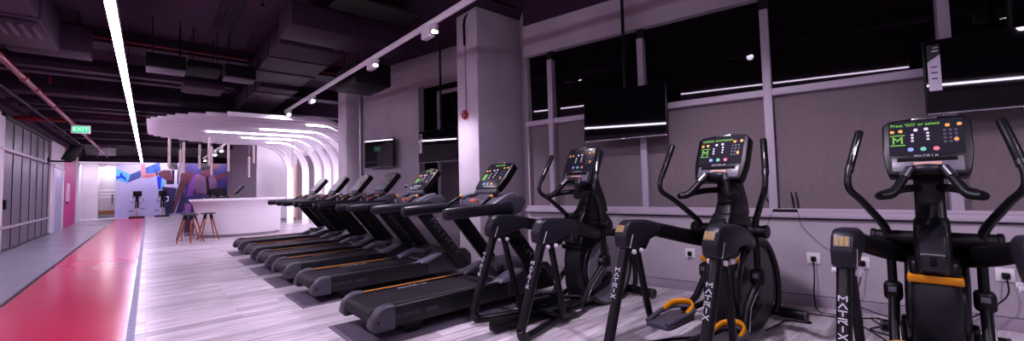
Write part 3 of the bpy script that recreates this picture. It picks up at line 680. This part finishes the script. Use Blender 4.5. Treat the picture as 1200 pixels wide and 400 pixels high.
# ------------------------------------------------------------------ wall sockets, router, cables
def socket(D, s, z, label, plug=True):
    P = WN*D+WT*s; t = thing('wall_socket', label, 'socket', (P.x, P.y, z), WA)
    MB('face_plate', WHT).box((-.012, -.055, -.055), (0, .055, .055), .003).build(t)
    if plug: MB('plug', BLK).box((-.05, -.022, -.03), (-.012, .022, .02), .006).build(t)
    else: MB('rocker', mat('grey_rocker', (.3, .28, .32), .4)).box((-.018, -.03, -.02), (-.012, .03, .02), .002).build(t)
socket(5.25, .11, .49, 'double wall socket with a black plug under the router')
socket(5.25, -.27, .48, 'wall socket with a black plug beside the lettered tube of the right machine')
socket(5.25, -1.18, .46, 'wall socket with a black plug at the right edge under the large television')
socket(5.25, 1.30, .45, 'wall socket low on the wall behind the middle machine')
socket(5.94, 6.35, .62, 'small plate low on the wall between the treadmill uprights', plug=False)
socket(5.94, 7.35, 1.33, 'small round outlet on the wall beside the black window recess')
def wp(D, s, z): P = WN*D+WT*s; return (P.x, P.y, z)
rt = thing('router', 'black router with four antennas on the window sill', 'router', wp(5.22, .33, .955), WA)
MB('case', BLK).box((-.01, -.11, 0), (.11, .11, .03), .006).build(rt)
for yy, dy, dx in ((.13, .06, 0), (.07, .02, .0), (-.06, 0, 0), (-.1, 0, 0)):
    MB('antenna', BLK).tube([(.05, yy-.02, .02), (.05+dx, yy+dy, .21)], .006, 8).build(rt)
def cable(pts, label, r=.006):
    tag(MB('power_cable', BLK).tube(pts, r, 8, smooth=6).build(), label, 'cable')
z0 = .008
cable([wp(5.19, .11, .46), wp(5.17, .11, .3), wp(5.15, .12, .12), (4.92, 1.13, z0), (4.9, .95, z0), (4.86, .8, z0), (4.7, .78, z0), (4.62, .72, z0), (4.35, .55, z0)], 'black power cable dropping from the socket under the router')
cable([(4.0, 1.3, z0), (4.25, 1.28, z0), (4.42, 1.25, z0), (4.47, 1.09, z0), (4.6, 1.2, z0), (4.75, 1.22, z0), (4.8, 1.1, z0), (4.83, .95, z0), (4.95, .8, z0), (5.05, .70, z0)], 'black cable wriggling over the floor between the middle and right machines')
cable([(4.5, .42, z0), (4.62, .7, z0), (4.8, .66, z0), (5.0, .75, z0), (5.02, .62, z0), (5.03, .45, z0)], 'black cable kinked on the floor beside the lettered tube')
cable([wp(5.19, -1.18, .44), wp(5.15, -1.16, .3), wp(5.1, -1.0, .15), wp(5.0, -.8, .03), (4.98, -.2, z0), (4.93, .0, z0)], 'black cable sagging from the socket at the right edge')
cable([wp(5.19, -.27, .46), wp(5.17, -.24, .3), wp(5.12, -.2, .1), (4.98, .45, z0), (4.6, .36, z0)], 'black cable from the plug beside the lettered tube', .005)
cable([wp(5.2, .22, .955), wp(5.16, .21, .93), wp(5.225, .18, .8), wp(5.235, 0.0, .6), wp(5.235, -.2, .52)], 'thin network cable hanging from the router toward the sockets', .002)
cable([wp(5.2, .44, .955), wp(5.16, .45, .93), wp(5.225, .5, .8), wp(5.235, .58, .6), wp(5.235, .62, .4)], 'thin network cable hanging from the router toward the middle machine', .002)

# ------------------------------------------------------------------ fitness machine consoles
def console(root, M, w, h, lit, tray=True, msg="Press 'GO' or select"):
    """M: frame with x right, y up, z towards the user; origin = middle of the display face"""
    th = .10 if tray else .085
    hw, hh = w/2, h/2
    low = .31*h if tray else .0
    prof = [(-hw*.86, -hh), (hw*.86, -hh), (hw*.93, -hh+.05), (hw, -hh+.38*h), (hw, hh-.035), (hw-.035, hh-.004), (0, hh+.012), (-hw+.035, hh-.004), (-hw, hh-.035), (-hw, -hh+.38*h), (-hw*.93, -hh+.05)]
    c = MB('console_housing', BLK if lit != 2 else NAVY).prism(prof, -th, 0, 'z', .012, M=M).build(root)
    MB('brand_strip', SILV).box((-.06, hh-.012, -.004), (.06, hh+.004, .004), .001, M=M).build(c)
    y0 = -hh+low+.012; y1 = hh-.022; x0 = -hw+.035; x1 = hw-.035
    MB('display', SCR if lit else SCRL).box((x0, y0, 0), (x1, y1, .003), M=M).build(c)
    H = y1-y0; W = x1-x0
    def at(u, v, z=.0035): return (x0+u*W, y0+v*H, z)
    def btn(u, v, r, m): MB('button', m).disc(at(u, v, .005), (0, 0, 1), r, .004, 14, M=M).build(c)
    sc = w/.42
    for u, v, m in ((.05, .70, BTO), (.17, .71, BTO), (.80, .80, BTO), (.95, .81, BTO), (.90, .38, BTO)): btn(u, v, .0115*sc, m)
    for u, v in ((.38, .72), (.52, .73)): btn(u, v, .011*sc, BTW)
    for k in range(3): btn(.33, .58-.09*k, .0075*sc, BTW); btn(.54, .61-.09*k, .0075*sc, BTW)
    for u, m in ((.30, BTB), (.47, BTG), (.64, BTR)): btn(u, .15, .0145*sc, m)
    kp = MB('keypad', mat('keypad_grey', (.09, .085, .11), .4))
    for i in range(4):
        for j in range(3): a = at(.76+j*.07, .66-i*.11); kp.box((a[0]-.007, a[1]-.007, .003), (a[0]+.007, a[1]+.007, .0045), M=M)
    kp.build(c)
    brand(c, .012*sc, .013*sc, .006*sc, .0026, M @ Matrix.Translation((0, y0-.010 if tray else y0+.014, .0045)), TXTW)
    if lit == 1:
        text(c, 'display_text', msg, .030*sc, M @ Matrix.Translation((x0+.01, y1-.028*sc, .0036)), GRN, bold=.0003, sx=W/(.030*sc*len(msg)*.56)*.92)
        ic = MB('display_icon', GRN)
        a = at(.02, .28); b_ = at(.23, .60)
        ic.box((a[0], a[1], .0032), (b_[0], a[1]+.006, .0038), M=M).box((a[0], b_[1]-.006, .0032), (b_[0], b_[1], .0038), M=M)
        stroke_mb(ic, 'M', .046*sc, .042*sc, 0, .008, M @ Matrix.Translation(((a[0]+b_[0])/2, (a[1]+b_[1])/2, .0036)))
        ic.build(c)
    elif lit == 3:
        ic = MB('display_icon', mat('dim_green_display', (.08, .25, .04), .4, emis=(.3, .9, .06), estr=.04)); a = at(.04, .32); b_ = at(.20, .57)
        ic.box((a[0], a[1], .0032), (b_[0], b_[1], .0038), M=M)
        mid = MATS['console_glass']; ic.build(c)
        text(c, 'display_text', 'select workout', .026*sc, M @ Matrix.Translation((x0+.3*W, y1-.022*sc, .0036)), GRN, bold=.0006)
    if tray:
        t = MB('media_tray', mat('tray_grey', (.11, .105, .13), .35)).box((-hw*.78, -hh+.02, 0), (hw*.78, y0-.022, .006), .002, M=M).build(c)
        MB('tray_slot', DARK).box((-hw*.66, y0-.052, .0), (hw*.66, y0-.024, .009), .003, M=M).build(c)
        MB('card_label', mat('tan_label', hexc(190, 150, 130), .5)).box((-.06, -hh+.035, .006), (.07, y0-.058, .008), M=M).build(c)
        for s in (-1, 1): MB('sensor_pad', ORG).box((s*.05-.02, -hh+.022, .006), (s*.05+.02, -hh+.032, .010), .001, M=M).build(c)
    return c

# ------------------------------------------------------------------ treadmills
def treadmill(lit, far=False):
    t = thing('treadmill', 'x', 'treadmill')
    HW = .385
    # deck
    MB('running_belt', BELT).box((.08, -.29, .225), (1.6, .29, .262), .0).tube([(.09, -.29, .19), (.09, .29, .19)], .072, 24).build(t)
    for s in (-1, 1):
        a, b_ = (.285*s, HW*s) if s > 0 else (HW*s, .285*s)
        r = MB('side_rail', SIDE).prism([(.10, .10), (1.62, .10), (1.62, .285), (.10, .275)], a, b_, 'y', .012).build(t)
        if s < 0:
            text(r, 'lettering', 'ULTIMATE', .046, frame((.22, -HW-.001, .185), (1, 0, 0), (0, 0, 1)), TXTG, sx=1.15)
            text(r, 'lettering', 'DECK', .046, frame((.515, -HW-.001, .185), (1, 0, 0), (0, 0, 1)), CAPG, bold=.0015, sx=1.1)
            MB('rail_piping', mat('piping_grey', (.16, .14, .19), .4)).box((.18, -.30, .277), (1.5, -.294, .281)).build(r)
            brand(r, .028, .030, .012, .007, frame((1.40, -.335, .287), (1, 0, 0), (0, 1, 0)), TXTW)
        else:
            MB('yellow_stripe', YEL).box((.13, .292, .274), (1.50, .322, .282), .002).build(r)
            brand(r, .034, .040, .016, .008, frame((.72, .255, .264), (1, 0, 0), (0, 1, 0)), TXTW)
        c = MB('end_cap', CAPG).prism([(.0, .12), (.02, .20), (.07, .262), (.14, .288), (.22, .288), (.22, .085), (.03, .085)], (.275*s if s > 0 else (HW+.015)*s), ((HW+.015)*s if s > 0 else .275*s), 'y', .016, seg=3).build(t)
        MB('cap_bolt', BLK).disc((.06, s*(HW+.015), .17), (0, 1, 0), .012, .006).build(c)
    # motor hood
    hood = MB('motor_hood', mat('hood_dark_grey', (.014, .014, .020), .35)).prism([(1.50, .10), (1.50, .29), (1.62, .345), (1.85, .41), (2.12, .40), (2.22, .30), (2.22, .10)], -HW-.01, HW+.01, 'y', .02, seg=3).build(t)
    MB('hood_ridge', CAPG).prism([(1.52, -.18), (1.60, -.18), (1.72, -.06), (1.72, .06), (1.60, .18), (1.52, .18), (1.62, .0)], .335, .40, 'z', .008).build(hood)
    for s in (-1, 1):
        a, b_ = sorted((.25*s, (HW+.018)*s))
        MB('hood_corner_trim', CAPL).prism([(1.38, .27), (1.50, .27), (1.72, .36), (1.70, .385), (1.56, .35), (1.42, .30)], a, b_, 'y', .01).build(hood)
    # feet
    for x in (.42, 1.75):
        for s in (-1, 1): MB('foot', BLK).prism([(x-.12, .11), (x+.12, .11), (x+.08, .03), (x+.04, 0), (x-.04, 0), (x-.09, .03)], s*.27-.06, s*.27+.06, 'y', .008).build(t)
    # uprights
    dr = Vector((.70, 0, -.84)).normalized()
    for s in (-1, 1):
        a, b_ = sorted((.385*s, .44*s))
        u = MB('upright', BLK).prism([(1.27, .99), (1.50, .99), (2.20, .12), (1.98, .12)], a, b_, 'y', .012).build(t)
        if s < 0:
            brand(u, .085, .085, .033, .010, frame((1.755, -.4412, .60), dr, (.77, 0, .64)), mat('upright_lettering', (.085, .08, .10), .5))
        else:
            brand(u, .085, .085, .033, .010, frame((1.755, .4402, .60), -dr, (-.77, 0, -.64)), MATS['upright_lettering'])
        # handrail
        hr = MB('handrail', NAVY).capsule([(.72, s*.425, 1.035), (.95, s*.425, 1.045), (1.30, s*.425, 1.055), (1.52, s*.42, 1.06)], .058, seg=16, flat=(1.0, .8)).build(t)
        MB('rail_tip', SILV).disc((.715, s*.425, 1.075), (1, 0, .6), .012, .02).build(hr)
        MB('upright_socket', BLK).prism([(1.2, 1.04), (1.56, 1.04), (1.50, .95), (1.27, .95)], *sorted((.39*s, .46*s)), 'y', .01).build(u)
    # dash
    dash = MB('dash', CAPG).prism([(1.36, 1.03), (1.40, 1.12), (1.55, 1.18), (1.70, 1.19), (1.78, 1.12), (1.70, 1.0), (1.55, .96), (1.44, .97)], -.43, .43, 'y', .03, seg=3).build(t)
    for s in (-1, 1):
        MB('cup_holder', BLK).disc((1.56, s*.30, 1.185), (-.25, 0, 1), .05, .03, 20).build(dash)
        MB('control_stick', BLK).capsule([(1.20, s*.30, 1.08), (1.28, s*.30, 1.13), (1.36, s*.29, 1.17)], .02, seg=10).build(dash)
        MB('stick_tip', ORG).capsule([(1.37, s*.29, 1.175), (1.39, s*.29, 1.19)], .018, seg=10).build(dash)
        MB('wing', CAPL).prism([(1.22, 1.07), (1.5, 1.20), (1.62, 1.22), (1.62, 1.10), (1.3, 1.05)], *sorted((.34*s, .42*s)), 'y', .012).build(dash)
    MB('pulse_grip', SILV).tube([(1.30, -.15, 1.06), (1.28, -.15, 1.15)], .018, 10).tube([(1.30, .15, 1.06), (1.28, .15, 1.15)], .018, 10).build(dash)
    MB('stop_key', mat('orange_red_key', hexc(235, 90, 30), .4, emis=hexc(235, 90, 30), estr=.04)).box((1.33, -.05, 1.125), (1.40, .05, 1.15), .008).build(dash)
    MB('crossbar', NAVY).tube([(1.28, -.42, 1.05), (1.27, -.15, 1.07), (1.27, .15, 1.07), (1.28, .42, 1.05)], .022, 10, smooth=4).build(t)
    # console + neck
    yd = Vector((.27, 0, .31)).normalized(); M = frame((1.655, 0, 1.42), (0, -1, 0), yd)
    MB('neck', CAPG).box((-.20, -.25, -.07), (.20, -.17, -.01), .012, M=M).box((-.13, -.34, -.10), (.13, -.2, -.03), .012, M=M).build(t)
    console(t, M, .47, .40, lit, tray=False, msg='ready to start' )
    return t
T1 = treadmill(3); T2 = treadmill(0)
T1['label'] = 'nearest treadmill of the main row, green display lit, beside the cross trainers'
g = 'treadmills in the main row'
T1['group'] = g; T2['group'] = g
XT = 1.40; ZT = .006
T1.location = (XT, 3.80, ZT)
dup(T1, (XT, 5.47, ZT), 0, 'second nearest treadmill of the main row, green display lit, beside the plaster column')
T2.location = (XT, 6.76, ZT); T2['label'] = 'third treadmill of the main row, counting from the nearest, grey display'
for y, l in ((7.92, 'fourth treadmill of the main row, counting from the nearest, grey display'), (9.15, 'fifth treadmill of the main row, second from its far end'), (10.56, 'last treadmill at the far end of the main row, beside the counter')):
    dup(T2, (XT, y, ZT), 0, l)
dup(T2, (.95, 19.0, 0), 0, 'treadmill beyond the counter with its tilted console clear before the wall edge', 'treadmill beyond the counter')
BK = bike((2.32, 22.4, 0), 'exercise bike behind the counter, its console beside the tilted treadmill display', 'exercise bikes behind the counter')
dup(BK, (2.28, 24.6, 0), 0, 'farthest exercise bike behind the counter, seen just left of the other console')
# rubber mats
MATM = noisy('rubber_mat', (.10, .085, .115), (.13, .11, .145), 30, .6)
mo = ['nearest', 'second nearest', 'third', 'fourth', 'fifth', 'farthest']
for i, y in enumerate((3.78, 5.47, 6.76, 7.92, 9.15, 10.56)):
    tag(MB('rubber_mat', MATM).box((XT-.10, y-.43, .0), (XT+2.2, y+.40, .006), .002).build(), 'dark rubber mat under the %s treadmill of the main row' % mo[i], 'mat', 'mats under the treadmills')

# ------------------------------------------------------------------ suspended-pedal cross trainers
def trainer(lit, hl, hr, pl, pr, msg):
    t = thing('cross_trainer', 'x', 'cross trainer')
    # base
    MB('base_frame', BLK).box((-.30, -.05, .02), (1.65, .05, .10), .02).capsule([(1.70, -.33, .06), (1.70, 0, .06), (1.70, .33, .06)], .048, seg=16).build(t)
    for s in (-1, 1):
        MB('stabilizer_cap', CAPG).disc((1.70, s*.345, .06), (0, 1, 0), .05, .02, bev=.004).build(t)
        MB('side_base_tube', BLKG).tube([(-.26, s*.35, .12), (-.25, s*.345, .06), (-.18, s*.33, .035), (.0, s*.28, .035), (.25, s*.20, .04), (.45, s*.05, .05)], .034, 14, smooth=5).build(t)
        # rear lettered tube
        up = MB('rear_upright', BLKG).tube([(.005, s*.35, .84), (-.02, s*.35, .74), (-.23, s*.35, .17), (-.255, s*.35, .11), (-.22, s*.345, .05)], .038, 16, smooth=5, flat=(1.15, .95), up=(1, 0, 0)).build(t)
        dn = Vector((-.24, 0, -.66)).normalized(); 
        Mx = frame((-.09, s*.35, .58), (0, -1, 0), -dn)
        Mx = Mx @ Matrix.Translation((0, 0, .0385))
        brand(up, .025, .036, 0, .0062, Mx @ Matrix.Translation((0, .040, 0)), TXTW, down=.040)
        # hump cover
        hp = MB('hump_cover', NAVY).prism([(-.075, .80), (-.085, .90), (-.03, .985), (.03, 1.01), (.24, 1.0), (.36, .975), (.44, .93), (.42, .86), (.24, .83), (.16, .80), (.06, .79)], s*.345-.055, s*.345+.055, 'y', .026, seg=4).build(t)
        MB('hump_skirt', BLK).prism([(.0, .84), (.30, .86), (.22, .77), (.10, .74), (.02, .75)], s*.345-.042, s*.345+.042, 'y', .01).build(hp)
        if lit == 1:
            Mh = frame((-.062, s*.345, .945), (0, -1, 0), (.055, 0, .085))
            MB('vent_plate', mat('vent_beige', (.16, .145, .13), .5)).box((-.036, -.032, -.002), (.036, .032, .007), .002, M=Mh).build(hp)
            vs = MB('vent_slots', mat('vent_gold', (.30, .20, .05), .5))
            for k in (-1, 0, 1): vs.box((k*.022-.0075, -.028, .006), (k*.022+.0075, .028, .009), M=Mh)
            vs.build(hp)
        MB('cover_strip', mat('bright_strip', (.6, .58, .62), .3)).prism([(-.03, .80), (-.022, .80), (.022, .90), (.014, .90)], s*.345-.0575, s*.345-.0545, 'y').build(hp)
        for x in (.03, .13):
            for q in (-1, 1): MB('pivot_bolt', mat('bright_bolt', (.62, .60, .66), .25)).disc((x, s*.345+q*.052, .765), (0, 1, 0), .019, .028, 12, bev=.005).build(t)
        # swinging link and pedal
        pz, px = (pl if s > 0 else pr)
        lk = MB('swing_link', BLK).tube([(.12, s*.335, .80), (.19, s*.33, .50), (.26, s*.32, .22), (.31, s*.29, pz-.02), (px, s*.24, pz-.03)], .027, 12, smooth=5, flat=(1.2, .9), up=(1, 0, 0)).build(t)
        pd = MB('pedal', CAPG if lit != 2 else BLK).prism([(px-.24, -.085), (px-.20, -.105), (px+.14, -.10), (px+.22, -.06), (px+.22, .06), (px+.14, .10), (px-.20, .105), (px-.24, .085)], pz-.02, pz+.02, 'z', .01, seg=2, M=Matrix.Translation((0, s*.155, 0))).build(t)
        rim = MB('pedal_rim', CAPG if lit != 2 else BLK).tube([(px-.235, s*.155-.08, pz+.02), (px-.02, s*.155-.10, pz+.045), (px+.16, s*.155-.09, pz+.05), (px+.22, s*.155, pz+.055), (px+.16, s*.155+.09, pz+.05), (px-.02, s*.155+.10, pz+.045), (px-.235, s*.155+.08, pz+.02)], .017, 10, smooth=4).build(pd)
        if lit == 1:
            MB('toe_guard', ORG).tube([(px+.02, s*.155+.098, pz+.05), (px+.14, s*.155+.088, pz+.085), (px+.215, s*.155+.03, pz+.095), (px+.215, s*.155-.03, pz+.095), (px+.14, s*.155-.088, pz+.085), (px+.02, s*.155-.098, pz+.05)], .015, 10, smooth=4, flat=(1.7, .8)).build(pd)
        MB('pedal_arm', BLK).tube([(px, s*.155, pz-.03), (px+.3, s*.16, pz+.02), (1.12, s*.175, .24)], .024, 12, smooth=4).build(t)
        MB('crank_cover', BLK).disc((1.10, s*.17, .26), (0, 1, 0), .055, .035, 24, bev=.008).build(t)
        # support rail
        MB('support_rail', BLK).tube([(.30, s*.345, .925), (.50, s*.325, .885), (.75, s*.265, .825), (.98, s*.18, .775), (1.1, s*.09, .75)], [.05, .056, .058, .062, .06], 14, smooth=5, flat=(1.1, .62)).build(t)
        # crossbar end and moving handle
        MB('pivot_barrel', BLK).cyl((1.0, s*.07, .875), (1.0, s*.30, .875), .048).disc((1.0, s*.30, .875), (0, 1, 0), .055, .03, bev=.006).build(t)
        dx = hl if s > 0 else hr
        pts = [(.98, s*.235, .87), (.955+dx*.15, s*.235, .95), (.80+dx*.5, s*.33, 1.13), (.70+dx*.7, s*.385, 1.22), (.71+dx*.8, s*.39, 1.32), (.78+dx*.9, s*.365, 1.45)]
        h = MB('moving_handle', BLKG).tube(pts, [.026, .026, .023, .022, .021, .020], 14, smooth=6).build(t)
        MB('grip_collar', NAVY).tube([(.725+dx*.83, s*.385, 1.345), (.74+dx*.85, s*.38, 1.375)], .027, 14).build(h)
        MB('foam_grip', BLK).capsule([(.745+dx*.85, s*.378, 1.385), (.80+dx*.92, s*.355, 1.5), (.86+dx, s*.33, 1.62)], .025, seg=14).build(h)
        MB('pulse_plate', CHR).tube([(.735+dx*.85, s*.378-.006, 1.39), (.785+dx*.92, s*.355-.006, 1.5), (.84+dx*.98, s*.332-.006, 1.60)], .012, 10).build(h)
        # lower swing arm
        MB('lower_arm', BLK).tube([(1.0, s*.215, .86), (1.02, s*.215, .70), (1.02, s*.215, .56)], .026, 12).build(t)
        el = MB('elbow_joint', BLK).box((.96, s*.215-.05, .43), (1.08, s*.215+.05, .56), .03, seg=3).build(t)
        MB('joint_badge', CAPL).box((.953, s*.215-.022, .495), (.962, s*.215+.022, .53), .003).build(el)
        ra = MB('connecting_arm', BLK).tube([(1.0, s*.215, .46), (.80, s*.21, .30), (px+.22, s*.20, pz+.0)], .028, 12).build(t)
        MB('rod_stripe', SILV).tube([(.985, s*.215-.028, .44), (.79, s*.21-.028, .29), (px+.26, s*.20-.028, pz+.03)], .006, 8).build(ra)
    # drive housing
    MB('drive_housing', mat('housing_dark_grey', (.010, .010, .014), .42, spec=.35)).prism([(.80, .06), (.745, .25), (.735, .50), (.76, .635), (1.10, .64), (1.48, .60), (1.56, .40), (1.50, .12), (1.40, .06)], -.115, .115, 'y', .04, seg=4).build(t)
    MB('waist_band', ORG if lit == 1 else BLK).prism([(.742, .618), (.728, .672), (.80, .66), (1.2, .675), (1.2, .62)], -.128, .128, 'y', .010).build(t)
    MB('upper_shroud', BLK).prism([(.745, .66), (.735, .76), (.82, .93), (.90, 1.03), (1.22, 1.02), (1.34, .90), (1.42, .66)], -.088, .088, 'y', .035, seg=4).prism([(.76, .655), (.79, .76), (1.3, .76), (1.42, .655)], -.118, .118, 'y', .03, seg=3).build(t)
    f_ = MB('front_cover', mat('glossy_charcoal', (.009, .009, .012), .22, coat=.3)).prism([(.725, .685), (.702, .70), (.710, .80), (.775, .945), (.83, .99), (.86, .90), (.80, .70)], -.066, .066, 'y', .014, seg=3).build(t)
    MB('latch', DARK).box((-.016, -.04, 0), (.016, .02, .004), .002, M=frame((.703, 0, .775), (0, -1, 0), (.05, 0, .95))).build(f_)
    for s in (-1, 1):
        d = MB('flywheel_disc', (mat('disc_grey', (.14, .125, .155), .35) if lit == 2 else mat('disc_charcoal', (.014, .013, .017), .35))).disc((1.19, s*.135, .375), (0, 1, 0), .355, .03, 48, bev=.01).build(t)
        MB('flywheel_rim', BLKG).tube([(1.20+.385*math.cos(q*PI/20), s*.118, .40+.375*math.sin(q*PI/20)) for q in range(41)], .03, 10).build(t)
        MB('disc_hub', BLK).disc((1.17, s*.153, .31), (0, 1, 0), .045, .012, 24, bev=.003).build(d)
        MB('frame_curve', BLKG).tube([(1.06, s*.13, .80), (1.40, s*.14, .74), (1.60, s*.15, .48), (1.66, s*.14, .20), (1.64, s*.12, .07)], .028, 12, smooth=6).build(t)
    # mast
    MB('mast', BLK).prism([(.86, .96), (1.30, .98), (1.27, 1.12), (1.18, 1.30), (1.12, 1.46), (.99, 1.46), (.98, 1.30), (.97, 1.12)], -.075, .075, 'y', .025, seg=3).build(t)
    # console
    yd = Vector((.175, 0, .38)).normalized(); M = frame((.915, 0, 1.505), (0, -1, 0), yd)
    console(t, M, .43, .425, lit, True, msg)
    MB('console_back', BLK).box((-.12, -.17, -.15), (.12, .12, -.09), .02, M=M).build(t)
    # fixed grips
    for s in (-1, 1):
        gr = MB('fixed_grip', BLK).tube([(.90, s*.04, 1.35), (.82, s*.075, 1.345), (.74, s*.12, 1.27), (.66, s*.165, 1.19), (.62, s*.22, 1.175)], [.022, .024, .026, .028, .025], 12, smooth=5).build(t)
        MB('grip_return', BLK).tube([(.62, s*.225, 1.175), (.70, s*.20, 1.19), (.84, s*.12, 1.215), (1.0, s*.05, 1.22)], .026, 12, smooth=5).build(gr)
        MB('sensor_plate', SILV).tube([(.80, s*.082, 1.352), (.745, s*.112, 1.295)], .0245, 10).build(gr)
    MB('grip_bridge', NAVY).capsule([(.845, -.05, 1.345), (.83, 0, 1.35), (.845, .05, 1.345)], .03, seg=12).build(t)
    return t
A = trainer(2, -.02, -.02, (.10, .42), (.12, .46), "Press 'GO'")
A.location = (2.58, 2.91, 0); A.rotation_euler = (0, 0, math.radians(-2)); A['label'] = 'dark cross trainer with unlit display, next to the nearest treadmill'
B = trainer(1, -.13, .10, (.22, .32), (.08, .50), 'select workout')
B.location = (2.80, 1.53, 0); B.rotation_euler = (0, 0, math.radians(-2)); B['label'] = 'middle cross trainer with amber toe guards and green lit display'
Cc = trainer(1, .0, .0, (.14, .42), (.12, .46), "Press 'GO' or select")
Cc.location = (2.98, .20, 0); Cc.rotation_euler = (0, 0, math.radians(3)); Cc['label'] = 'closest cross trainer facing the window under the large television'
for o in (A, B, Cc): o['group'] = 'cross trainers by the window wall'
